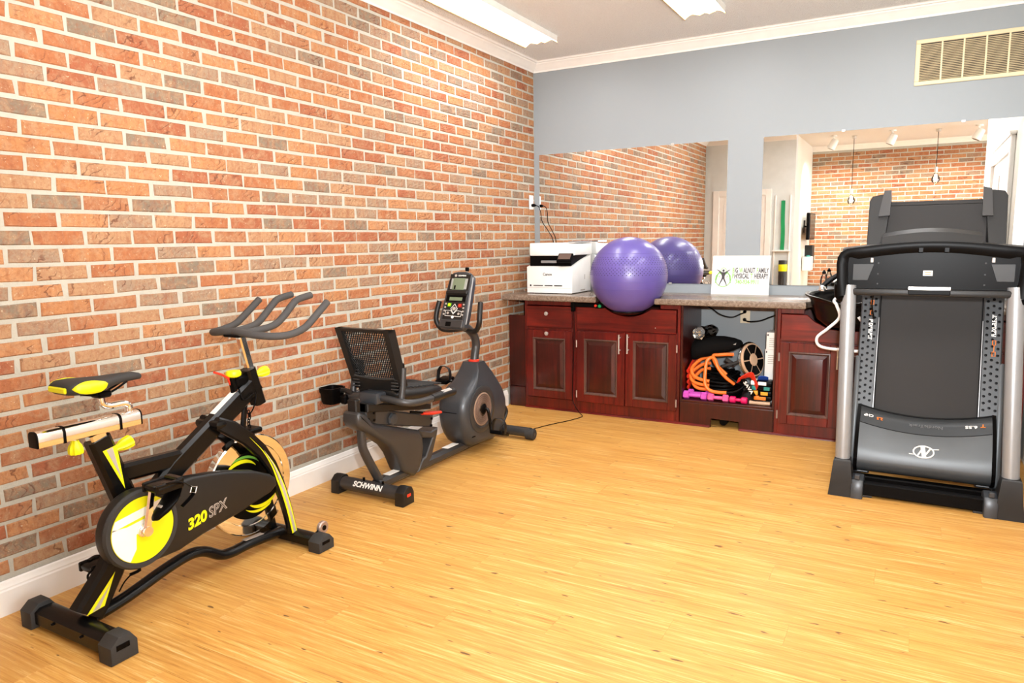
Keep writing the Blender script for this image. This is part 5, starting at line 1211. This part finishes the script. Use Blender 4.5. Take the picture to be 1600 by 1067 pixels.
# console
cu = V(0, 0.14, 0.335).normalized(); cn = V(0, -0.335, 0.14).normalized(); cc = V(X-0.008, -1.868, 0.985)
def CP(u, v, d=0.0): return cc+V(u, 0, 0)+cu*v+cn*d
Mc = Matrix(((1, 0, 0), (0, cu.y, cn.y), (0, cu.z, cn.z))).transposed(); Mc = Matrix(((1, 0, 0), (0, cu.y, cn.y), (0, cu.z, cn.z)))
def cshape(k, kv=None): 
    kv = kv or k
    return [(a*k, b*kv) for a, b in [(-0.080, -0.185), (0.080, -0.185), (0.094, -0.17), (0.097, -0.10), (0.092, 0.0), (0.086, 0.12), (0.078, 0.165), (0.06, 0.182), (0.03, 0.188), (-0.03, 0.188), (-0.06, 0.182), (-0.078, 0.165), (-0.086, 0.12), (-0.092, 0.0), (-0.097, -0.10), (-0.094, -0.17)]]
con = MB().ring_loft([[CP(a, b, -0.055) for a, b in cshape(0.86, 0.9)], [CP(a, b, -0.045) for a, b in cshape(0.97)], [CP(a, b, -0.01) for a, b in cshape(1.0)], [CP(a, b, 0.004) for a, b in cshape(0.985)], [CP(a, b, 0.010) for a, b in cshape(0.93, 0.96)]]).build('console', M_DGR, t, sharp=40)
def cbox(u0, u1, v0, v1, d0, d1, mt, nm, bev=0.002): return MB().box(CP((u0+u1)/2, (v0+v1)/2, (d0+d1)/2), (u1-u0, v1-v0, d1-d0), bev, Mc).build(nm, mt, con)
cbox(-0.076, 0.076, -0.125, 0.168, 0.008, 0.0125, M_BPL, 'face_plate', 0.004)
cbox(-0.060, 0.060, 0.068, 0.138, 0.012, 0.0145, mat('lcd_bezel', rgb(150, 152, 146), 0.4), 'display_bezel')
cbox(-0.045, 0.043, 0.064, 0.140, 0.0135, 0.0165, M_LCD, 'display')
cbox(-0.030, -0.018, 0.067, 0.092, 0.016, 0.0172, M_BPL2, 'display_block', 0)
cbox(-0.078, 0.078, 0.034, 0.058, 0.008, 0.026, M_BPL, 'media_ledge', 0.005)
cbox(-0.072, 0.072, -0.012, 0.030, 0.010, 0.014, M_BPL2, 'display_bezel')
cbox(-0.048, 0.046, -0.006, 0.016, 0.013, 0.0155, M_LCD, 'display')
cbox(-0.082, 0.082, -0.180, -0.130, 0.006, 0.016, M_DGR2, 'ledge', 0.006)
cbox(-0.040, 0.0, -0.172, -0.143, 0.014, 0.0175, M_BPL2, 'usb_port')
def cdot(u, v, r, mt, nm='button'):
    MB().ring_loft([[CP(u+r*math.cos(2*PI*k/12), v+r*math.sin(2*PI*k/12), d) for k in range(12)] for d in (0.012, 0.0155)]).build(nm, mt, con)
cbox(-0.054, -0.026, -0.046, -0.022, 0.012, 0.0138, M_GRN, 'green_pad', 0.004); cdot(-0.04, -0.033, 0.009, M_YEL, 'start_button')
cbox(0.022, 0.054, -0.050, -0.024, 0.012, 0.0138, mat('dark_red', rgb(120, 24, 20), 0.4), 'red_pad', 0.004); cdot(0.038, -0.036, 0.009, M_RED, 'stop_button')
for k in range(4):
    cdot(-0.066-0.001*k, -0.028-0.022*k, 0.006, M_SILP); cdot(0.066+0.001*k, -0.03-0.022*k, 0.006, M_SILP)
cdot(0.0, -0.058, 0.012, M_SILP, 'enter_button')
def cline(pts, nm, r=0.0016, mt=M_PRINT): MB().tube([CP(a, b, 0.0135) for a, b in pts], r, 6, loop=True).build(nm, mt, con)
cline([(0, -0.028), (0.024, -0.058), (0, -0.088), (-0.024, -0.058)], 'keypad_outline', 0.0022)
cline([(-0.058, -0.07), (-0.022, -0.07), (0, -0.092), (0.022, -0.07), (0.058, -0.074), (0.058, -0.108), (-0.058, -0.104)], 'keypad_outline')
cdot(0.0, -0.112, 0.009, M_PRINT, 'keypad_button'); cdot(-0.04, -0.087, 0.008, M_SILP); cdot(0.04, -0.09, 0.008, M_SILP)
text('maker_lettering', 'SCHWINN', 0.012, M_PRINT, con, CP(0.012, 0.157, 0.0126), (1, 0, 0), cu, bold=0.0004)
cdot(-0.034, 0.157, 0.008, M_SILP, 'maker_badge')
MB().tube([CP(0.090, -0.15, -0.006), CP(0.092, -0.05, 0.0), CP(0.085, 0.06, 0.0), CP(0.077, 0.15, -0.004)], 0.010, 8, 4, flat=(1, 0.6)).build('edge_trim', M_SILVER, con)
MB().bx(X+0.005, X+0.03, -1.79, -1.775, 1.16, 1.185, 0.004).build('antenna_knob', M_BPL2, con)
for s in (-1, 1):
    MB().tube([(X, -1.82, 0.805), (X+s*0.08, -1.85, 0.795), (X+s*0.13, -1.87, 0.805), (X+s*0.158, -1.88, 0.85), (X+s*0.160, -1.875, 0.90), (X+s*0.152, -1.85, 0.975)], 0.0165, 12, 6).build('grip', M_BPL, t)

# ================================================================== TREADMILL (folded)
t = thing('treadmill', 'folded black and grey treadmill standing upright at the right', 'treadmill', (2.97, -1.4, 0))
TR = t; XM = 2.966
# uprights
for s, b, top in ((-1, (2.604, -1.55, 0.13), (2.583, -1.43, 1.09)), (1, (3.333, -1.55, 0.12), (3.302, -1.43, 1.09))):
    MB().tube([b, top], 0.036, 20, flat=(1.0, 0.95)).build('upright', M_SILVER, t)
    # boot
    x = b[0]; m = MB()
    base = [V(x+a, -1.55+c, 0.0) for a, c in ((-0.06*1.0 if s < 0 else -0.052, -0.05), (0.052 if s < 0 else 0.062, -0.05), (0.052 if s < 0 else 0.062, 0.12), (-0.06 if s < 0 else -0.052, 0.12))]
    mid = [V(x+a, -1.55+c, 0.075) for a, c in ((-0.052, -0.045), (0.052, -0.045), (0.052, 0.10), (-0.052, 0.10))]
    topr = [V(x+a, -1.55+c, 0.185) for a, c in ((-0.041, -0.041), (0.041, -0.041), (0.041, 0.045), (-0.041, 0.045))]
    top2 = [V(x+a, -1.55+c, 0.195) for a, c in ((-0.038, -0.038), (0.038, -0.038), (0.038, 0.042), (-0.038, 0.042))]
    m.ring_loft([base, mid, topr, top2]); bt = m.build('boot', M_BPL, t)
    xi = x-s*0.075
    m = MB(); m.prism([(-1.605, 0.0), (-1.45, 0.0), (-1.45, 0.085), (-1.50, 0.105), (-1.585, 0.095), (-1.605, 0.06)], 'x', min(xi-0.03, xi+0.03), max(xi-0.03, xi+0.03), 0.008, 2); m.build('boot_block', M_DGR, bt)
    MB().bx(xi-0.012-s*0.0, xi+0.012, -1.600, -1.575, 0.10, 0.125, 0.003).build('latch', M_DGR, bt)
    MB().bx(x-0.05, x+0.05, -1.45, -0.70, 0.002, 0.06, 0.008).build('base_rail', M_BPL, t)
m = MB(); m.bx(2.675, 3.262, -1.565, -1.515, 0.012, 0.078, 0.006); m.build('base_crossbar', M_BPL2, t)
MB().bx(2.69, 2.75, -1.56, -1.52, 0.0, 0.013, 0.002).build('rubber_pad', M_RUB, t); MB().bx(3.19, 3.25, -1.56, -1.52, 0.0, 0.013, 0.002).build('rubber_pad', M_RUB, t)
MB().bx(2.66, 3.28, -1.42, -1.36, 0.03, 0.07, 0.006).build('pivot_bar', M_BPL2, t)
# deck: local frame (u across, v up the deck, d towards the camera)
dU = V(0, 0.47, 1.55).normalized(); dN = V(0, -1.55, 0.47).normalized(); d0 = V(XM, -1.318, 0.005)
def DP(u, v, d=0.0): return d0+V(u, 0, 0)+dU*v+dN*d
Md = Matrix(((1, 0, 0), (0, dU.y, dN.y), (0, dU.z, dN.z)))
def dbox(u0, u1, v0, v1, e0, e1, mt, nm, bev=0.003, par=None, seg=1): return MB().box(DP((u0+u1)/2, (v0+v1)/2, (e0+e1)/2), (u1-u0, v1-v0, e1-e0), bev, Md, seg).build(nm, mt, par or TR)
dbox(-0.30, 0.30, 0.10, 1.60, -0.085, -0.02, M_BPL2, 'deck_board', 0.006)
belt = dbox(-0.243, 0.240, 0.16, 1.575, -0.02, 0.0, M_BELT, 'running_belt', 0.004)
MB().ring_loft([[DP(-0.243, 1.575-0.03*math.cos(a)*0+0.03*math.sin(a), -0.03+0.03*math.cos(a)) for a in [PI*i/10-0.0 for i in range(11)]], [DP(0.240, 1.575+0.03*math.sin(a), -0.03+0.03*math.cos(a)) for a in [PI*i/10 for i in range(11)]]]).build('belt_roll', M_BELT, belt)
for s in (-1, 1):
    u0, u1 = (-0.340, -0.246) if s < 0 else (0.243, 0.333)
    r_ = dbox(u0, u1, 0.05, 1.30, -0.06, 0.012, M_RAIL, 'foot_rail', 0.006)
    ue = -0.2465 if s < 0 else 0.2435
    dbox(ue-0.003, ue+0.002, 0.35, 0.92, 0.008, 0.0145, M_SILVER, 'rail_edge', 0.001, r_)
    m = MB()
    for j in range(17):
        for i in range(3):
            u = (u0+u1)/2+(i-1)*0.026; v = 0.45+j*0.036+(0.012 if i == 1 else 0)
            m.ring_loft([[DP(u+rr*math.cos(2*PI*k/8), v+rr*math.sin(2*PI*k/8), 0.012+h) for k in range(8)] for rr, h in ((0.0075, 0.0), (0.0068, 0.0022), (0.003, 0.0028))])
    m.build('grip_studs', M_BPL2, r_, stuff=True)
    um = (u0+u1)/2
    if s < 0:
        text('rail_lettering', 'FLEXSELECT', 0.026, M_PRINT, r_, DP(um+0.006, 0.852, 0.0123), -dU, (1, 0, 0), shear=0.15, sx=0.82, bold=0.0008)
    else:
        text('rail_lettering', 'FLEXSELECT', 0.026, M_PRINT, r_, DP(um+0.006, 0.895, 0.0123), dU, (-1, 0, 0), shear=0.15, sx=0.82, bold=0.0008)
    vi = 0.975 if s < 0 else 0.775; ui = um+0.008
    for dv_ in (-0.03, 0.03):
        MB().tube([DP(ui+a, vi+dv_+b, 0.013) for a, b in ((-0.007, -0.012), (0.007, -0.012), (0.007, 0.012), (-0.007, 0.012))], 0.0022, 6, loop=True).build('rail_emblem', M_ORP, r_)
    MB().tube([DP(ui, vi-0.02, 0.013), DP(ui, vi+0.02, 0.013)], 0.002, 6).build('rail_emblem', M_ORP, r_)
    # rear end cap with its clip
    e0, e1 = (-0.336, -0.236) if s < 0 else (0.222, 0.326)
    m = MB()
    out = [(-0.336, 1.28), (-0.336, 1.60), (-0.322, 1.628), (-0.262, 1.640), (-0.225, 1.64), (-0.232, 1.52), (-0.25, 1.28)] if s < 0 else [(0.252, 1.28), (0.232, 1.52), (0.218, 1.64), (0.262, 1.642), (0.312, 1.634), (0.327, 1.605), (0.327, 1.28)]
    m.ring_loft([[DP(a, b, -0.075) for a, b in out], [DP(a, b, 0.016) for a, b in out], [DP((a-sum(p[0] for p in out)/7)*0.94+sum(p[0] for p in out)/7, b-0.006 if b > 1.5 else b, 0.022) for a, b in out]]); cp = m.build('end_cap', M_BPL, t, sharp=25)
    ck = [(-0.285, 1.50), (-0.227, 1.505), (-0.226, 1.653), (-0.262, 1.653)] if s < 0 else [(0.213, 1.49), (0.262, 1.49), (0.252, 1.64), (0.213, 1.655)]
    MB().ring_loft([[DP(a, b, 0.016) for a, b in ck], [DP(a, b, 0.040) for a, b in ck]]).build('end_clip', M_DGR2, cp)
    # outer side plate at the hood
    q0, q1 = (-0.352, -0.318) if s < 0 else (0.318, 0.352)
    dbox(q0, q1, 0.055, 0.70, -0.06, 0.015, M_HOOD, 'rail_plate', 0.012, None, 2)
# motor hood, curved top edge
def hood_top(u): return 0.378+0.045*(u/0.32)**2
rings = []
n = 14
for v_, d_ in ((0.062, 0.03), (0.066, 0.09), (0.085, 0.118), (0.12, 0.128)): rings.append([DP(-0.302+0.604*i/n, v_, d_) for i in range(n+1)])
def hv(fr, i): u = -0.302+0.604*i/n; return u, 0.12+(hood_top(u)-0.095-0.12)*fr
for fr, d_ in ((0.35, 0.125), (0.7, 0.112), (1.0, 0.094)): rings.append([DP(*hv(fr, i), d_) for i in range(n+1)])
hd = MB(); R1 = [[hd.b.verts.new(p) for p in r_] for r_ in rings]
for a in range(len(R1)-1):
    for i in range(n): hd.face([R1[a][i], R1[a][i+1], R1[a+1][i+1], R1[a+1][i]])
hood = hd.build('motor_hood', M_HOOD, t, sharp=50)
hd = MB(); R2 = []
for fr, d_ in ((0.0, 0.094), (0.03, 0.0915), (0.5, 0.066), (0.94, 0.034), (1.0, 0.02), (1.0, 0.0)):
    R2.append([hd.b.verts.new(DP(-0.302+0.604*i/n, hood_top(-0.302+0.604*i/n)-0.095+0.095*fr, d_)) for i in range(n+1)])
for a in range(len(R2)-1):
    for i in range(n): hd.face([R2[a][i], R2[a][i+1], R2[a+1][i+1], R2[a+1][i]])
band = hd.build('hood_band', M_HOOD2, t, sharp=50)
for s in (-1, 1):
    ed = [(0.055, -0.02), (0.062, 0.09), (0.085, 0.122), (0.12, 0.132), (0.25, 0.118), (0.33, 0.094), (0.428, 0.024), (0.428, -0.02)]
    mb = MB(); mb.ring_loft([[DP(s*0.302, a, b) for a, b in ed], [DP(s*0.320, a-0.002, b-0.006) for a, b in ed]]); mb.build('hood_cheek', M_BPL2, t, sharp=20)
MB().tube([DP(-0.30+0.6*i/12, hood_top(-0.30+0.6*i/12)-0.0945, 0.0945) for i in range(13)], 0.0016, 6).build('hood_seam', M_BPL2, hood)
MB().tube([DP(-0.305+0.61*i/12, hood_top(-0.305+0.61*i/12)+0.001, 0.022) for i in range(13)], 0.005, 8).build('hood_edge', M_BPL2, band)
bn = (dN*0.86+dU*0.5).normalized()
bU = (dU*0.86-dN*0.5).normalized()
def BPt(u, fr, lift=0.0008):
    v_ = hood_top(u)-0.095+0.095*fr
    ks = [(0.0, 0.094), (0.03, 0.0915), (0.5, 0.066), (0.94, 0.034)]
    for i in range(3):
        if ks[i][0] <= fr <= ks[i+1][0]: d_ = ks[i][1]+(ks[i+1][1]-ks[i][1])*(fr-ks[i][0])/(ks[i+1][0]-ks[i][0])
    return DP(u, v_, d_)+bn*(lift+0.0012)
def curved_text(body, u, fr, size, mt, sx, sl):
    text('hood_lettering', body, size, mt, band, BPt(u, fr), (-1, 0, sl), -bU, sx=sx, bold=0.0005)
curved_text('T', 0.262, 0.52, 0.026, M_ORP, 1.4, -0.14); curved_text('6.5S', 0.212, 0.50, 0.024, M_PRINT, 1.35, -0.12)
curved_text('2.5', -0.208, 0.50, 0.022, M_ORP, 1.2, 0.12); curved_text('CHP', -0.262, 0.53, 0.022, M_PRINT, 1.1, 0.14)
text('hood_lettering', 'NordicTrack', 0.026, mat('embossed_grey', rgb(104, 104, 104), 0.3), band, BPt(0.01, 0.5), (-1, 0, 0), -bU, sx=1.15)
def HP(u, v_):
    d_ = 0.128-0.0035*(v_-0.12)/0.06 if v_ < 0.18 else 0.1245-0.010*(v_-0.18)/0.07
    return DP(u, v_, d_+0.0022)
lc = (0.005, 0.195)
MB().tube([HP(lc[0]+0.046*math.cos(a), lc[1]+0.030*math.sin(a)) for a in [2*PI*k/36 for k in range(36)]], 0.0036, 6, loop=True).build('maker_emblem', M_PRINT, hood)
MB().tube([HP(lc[0]-0.066, lc[1]-0.016), HP(lc[0]-0.035, lc[1]-0.017)], 0.0022, 6).build('maker_emblem', M_PRINT, hood)
MB().tube([HP(lc[0]+0.035, lc[1]+0.017), HP(lc[0]+0.068, lc[1]+0.020)], 0.0022, 6).build('maker_emblem', M_PRINT, hood)
for pa, pb, ww in (((-0.026, -0.022), (0.000, 0.026), 0.0055), ((-0.005, 0.027), (0.004, -0.030), 0.010), ((0.002, -0.026), (0.030, 0.020), 0.0055)):
    MB().tube([HP(lc[0]+pa[0], lc[1]+pa[1]), HP(lc[0]+pb[0], lc[1]+pb[1])], ww, 6, flat=(1, 0.3)).build('maker_emblem', M_PRINT, hood)
# console, seen from its back
YC = -1.44
XL, XR = 2.522, 3.366; xc = (XL+XR)/2
def arch(k0, w):   # outline points of the arch, inset by w
    pts = []
    xl, xr = XL+w, XR-w
    pts.append((xl+0.012, 1.03+w*0.3)); pts.append((xl+0.004, 1.12)); pts.append((xl, 1.20))
    pts += [(xl+0.004, 1.235), (xl+0.018, 1.262-w*0.5), (xl+0.05, 1.280-w)]
    for i in range(1, 12):
        u = i/12; x = xl+0.05+(xr-xl-0.10)*u; pts.append((x, 1.280-w+0.032*math.sin(PI*u)))
    pts += [(xr-0.05, 1.280-w), (xr-0.018, 1.262-w*0.5), (xr-0.004, 1.235), (xr, 1.20), (xr-0.004, 1.12), (xr-0.012, 1.03+w*0.3)]
    return pts
A0, A1 = arch(0, 0.0), arch(0, 0.052)
m = MB(); rings = []
for (a, b), (c, d) in zip(A0, A1):
    rings.append([V(a, YC-0.028, b), V(a, YC+0.02, b), V((a+c)/2, YC+0.06, (b+d)/2), V(c, YC+0.05, d), V(c, YC-0.020, d), V((a*0.6+c*0.4), YC-0.034, (b*0.6+d*0.4))])
m.ring_loft(rings); m.build('console_arch', M_BPL2, t, sharp=50)
pan = [(a, b) for a, b in arch(0, 0.045)]; pan[0] = (pan[0][0], 1.075); pan[-1] = (pan[-1][0], 1.075)
m = MB(); m.ring_loft([[V(a, YC+0.045, b) for a, b in pan], [V(a, YC+0.012, b) for a, b in pan]]); bp2 = m.build('console_panel', M_BPL2, t, sharp=30)
for s in (-1, 1):
    x0 = 2.600 if s < 0 else 3.292
    pts = [(x0, 1.200), (x0-s*0.095, 1.200), (x0-s*0.068, 1.118), (x0+s*0.0, 1.118)]
    m = MB(); m.ring_loft([[V(a, YC+0.018, b) for a, b in pts], [V(a, YC+0.004, b) for a, b in pts]]); m.build('speaker_pocket', M_BPL, bp2, sharp=20)
    xx = 2.685 if s < 0 else 3.205
    MB().bx(xx-0.007, xx+0.007, YC+0.006, YC+0.014, 1.208, 1.232, 0.002).build('tab', M_SILP, bp2)
    for zz in (1.10, 1.15, 1.205): MB().lathe([(0.004, 0), (0.004, -0.004)], (xx+(-s)*0.03, YC+0.013, zz), 'y', 8).build('screw', M_BPL, bp2)
MB().bx(2.915, 2.957, YC+0.008, YC+0.013, 1.142, 1.168, 0.001).build('label_sticker', M_PRINT, bp2)
mb = MB()
for k in range(2): mb.bx(2.922, 2.950, YC+0.0065, YC+0.008, 1.149+0.009*k, 1.153+0.009*k)
mb.build('sticker_print', M_ORP, bp2)
MB().tube([(2.66+0.62*i/12, YC-0.016, 1.252+0.026*math.sin(PI*(i+0.8)/13.6)) for i in range(13)], 0.010, 10).build('cable_bar', M_BPL, t)
for xx in (2.90, 3.01): MB().bx(xx-0.012, xx+0.012, YC-0.030, YC+0.02, 1.258, 1.290, 0.003).build('bar_clip', M_BPL2, t)
m = MB(); m.bx(2.60, 3.30, YC-0.022, YC+0.05, 1.040, 1.076, 0.010, 2); m.build('crossbar', M_BPL, t)
MB().bx(2.855, 3.036, YC-0.034, YC-0.020, 1.050, 1.088, 0.003).build('handle_sensor', M_BPL2, t); MB().bx(2.855, 3.036, YC-0.036, YC-0.033, 1.074, 1.090, 0.001).build('silver_strip', M_STEEL, t)
# console top shelf
sh = []
for i in range(13):
    u = i/12; x = 2.724+0.436*u; b = 0.024*math.sin(PI*u)
    sh.append([V(x, YC+0.03, 1.288+b), V(x, YC+0.05, 1.335+b), V(x, YC+0.16, 1.355+b), V(x, YC+0.18, 1.300+b)])
MB().ring_loft(sh).build('console_shelf', M_BPL, t, sharp=25)
sd = []
for i in range(13):
    u = i/12; x = 2.545+0.80*u; b = 0.030*math.sin(PI*u); dp = 0.16 if 0.05 < u < 0.95 else 0.10
    sd.append([V(x, YC+0.02, 1.240+b), V(x, YC+0.03, 1.278+b), V(x, YC+dp, 1.285+b), V(x, YC+dp, 1.22+b)])
MB().ring_loft(sd).build('console_hood', M_BPL, t, sharp=25)
for s, x in ((-1, 2.548), (1, 3.338)):
    MB().tube([(x, YC, 1.10), (x, YC+0.02, 1.04), (x+(-s)*0.03, YC+0.0, 1.02)], 0.034, 14, 3).build('post_sleeve', M_BPL2, t)
MB().tube([(2.70, YC+0.03, 1.05), (2.69, -1.30, 0.98), (2.70, -1.22, 0.90)], 0.004, 6, 5).build('wire', M_BPL2, t)

# ================================================================== SEEN ONLY IN THE MIRRORS
for i, (x, y, zs) in enumerate(((2.0, -6.46, 2.02), (3.075, -6.39, 2.27))):
    t = thing('pendant_light', 'bare filament bulb pendant, %s one in the right mirror' % ('left' if i == 0 else 'right'), 'pendant light', (x, y, H))
    MB().lathe([(0.03, -0.04), (0.03, -0.005), (0.045, 0)], (x, y, H), 'z', 16).build('canopy', M_STEEL, t)
    MB().tube([(x, y, H-0.03), (x, y, zs)], 0.004, 6).build('flex', M_BPL2, t)
    MB().lathe([(0.012, 0.02), (0.022, 0.015), (0.022, -0.055), (0.016, -0.06)], (x, y, zs), 'z', 16).build('lamp_holder', M_STEEL, t)
    b = MB().lathe([(0.014, -0.06), (0.022, -0.085), (0.05, -0.13), (0.055, -0.16), (0.042, -0.195), (0.01, -0.212)], (x, y, zs), 'z', 20).build('bulb', M_CLEAR, t)
    MB().tube([(x-0.01, y, zs-0.09), (x-0.014, y, zs-0.16), (x, y, zs-0.175), (x+0.014, y, zs-0.16), (x+0.01, y, zs-0.09)], 0.008, 6, 3).build('filament', M_BULB, b)
for i, (x, y) in enumerate(((1.74, -6.25), (2.51, -6.15), (3.55, -6.3))):
    t = thing('spotlight', 'white ceiling spotlight, %s of three in the right mirror' % ('leftmost', 'middle', 'rightmost')[i], 'spotlight', (x, y, H))
    MB().lathe([(0.012, -0.07), (0.012, -0.02), (0.045, -0.018), (0.045, 0)], (x, y, H), 'z', 16).build('mount', M_WHT, t)
    q = Matrix.Rotation(math.radians(25), 3, 'Y')
    MB().lathe([(0.05, -0.08), (0.058, -0.075), (0.05, 0.06), (0.03, 0.075), (0.002, 0.078)], (x, y, H-0.12), 'z', 20, q).build('shade', M_WHT, t)
    MB().lathe([(0.049, -0.082), (0.002, -0.07)], (x, y, H-0.12), 'z', 16, q).build('reflector', M_BPL2, t)
    sl_ = bpy.data.lights.new('spotlight_lamp', 'SPOT'); sl_.energy = 160.0; sl_.color = (1.0, 0.96, 0.9); sl_.spot_size = math.radians(100); sl_.spot_blend = 0.8; sl_.shadow_soft_size = 0.03
    so_ = bpy.data.objects.new('spotlight_lamp', sl_); COL.objects.link(so_); so_.location = (x-0.05, y-0.06, H-0.23); so_.rotation_euler = (Vector((x-0.3, -7.5, 1.2))-so_.location).to_track_quat('-Z', 'Y').to_euler(); so_.parent = None
ribbon('hanging_band', [(1.150, -5.735, 1.87), (1.153, -5.725, 1.6), (1.160, -5.73, 1.4), (1.155, -5.728, 1.13)], 0.055, 0.012, (1, 0, 0), M_GREENB, 'green latex band hanging on the wall, seen in right mirror', 'exercise band')
t = thing('wall_rack', 'white wall rack board behind the hanging green band', 'rack', (1.14, -5.75, 1.1))
m = MB(); m.bx(1.03, 1.05, -5.75, -5.73, 0.6, 1.95, 0.004); m.bx(1.24, 1.26, -5.75, -5.73, 0.6, 1.95, 0.004); m.build('rack_rails', M_TRIM, t)
m = MB(); m.bx(1.02, 1.27, -5.75, -5.70, 1.125, 1.15, 0.004); m.build('rack_shelf', M_WHT, t)
MB().tube([(1.15, -5.75, 1.88), (1.15, -5.71, 1.88)], 0.008, 8).build('peg', M_STEEL, t)
t = thing('foam_roller', 'grey foam roller with a yellow band, standing under the rack', 'foam roller', (1.185, -5.66, 0.6))
MB().bx(1.05, 1.29, -5.745, -5.58, 0.58, 0.6, 0.004).build('stand_shelf', M_TRIM, t)
MB().lathe([(0.055, 0.0), (0.06, 0.004), (0.06, 0.396), (0.055, 0.4)], (1.185, -5.66, 0.6), 'z', 24).build('roller', M_DGR2, t)
MB().lathe([(0.0605, 0.24), (0.062, 0.245), (0.062, 0.335), (0.0605, 0.34)], (1.185, -5.66, 0.6), 'z', 24).build('yellow_band', M_YEL, t)
t = thing('wall_television', 'black television on a wall arm seen edge-on in right mirror', 'television', (1.3, -6.9, 1.5))
MB().box((1.40, -6.9, 1.5), (0.05, 0.70, 0.42), 0.008).build('screen_housing', M_BPL2, t)
MB().bx(1.426, 1.429, -7.22, -6.58, 1.31, 1.69, 0.001).build('screen', M_BLACK, t)
m = MB(); m.bx(1.3, 1.31, -6.98, -6.82, 1.4, 1.6, 0.003); m.tube([(1.31, -6.9, 1.5), (1.34, -6.86, 1.5), (1.38, -6.9, 1.5)], 0.014, 8); m.build('wall_arm', M_BPL, t)
t = thing('glove_dispenser', 'white glove box dispenser on the inner wall in right mirror', 'dispenser', (1.3, -7.1, 0.95))
m = MB(); m.bx(1.3, 1.42, -7.35, -7.1, 0.9, 1.2, 0.008); m.build('dispenser_back', M_BPL, t)
MB().bx(1.31, 1.44, -7.05, -6.75, 0.80, 1.02, 0.006).build('glove_box', M_WHT, t); MB().sphere((1.38, -6.9, 1.02), 0.04, 10, 6, (1, 1.6, 0.6)).build('glove', M_TEAL, t)
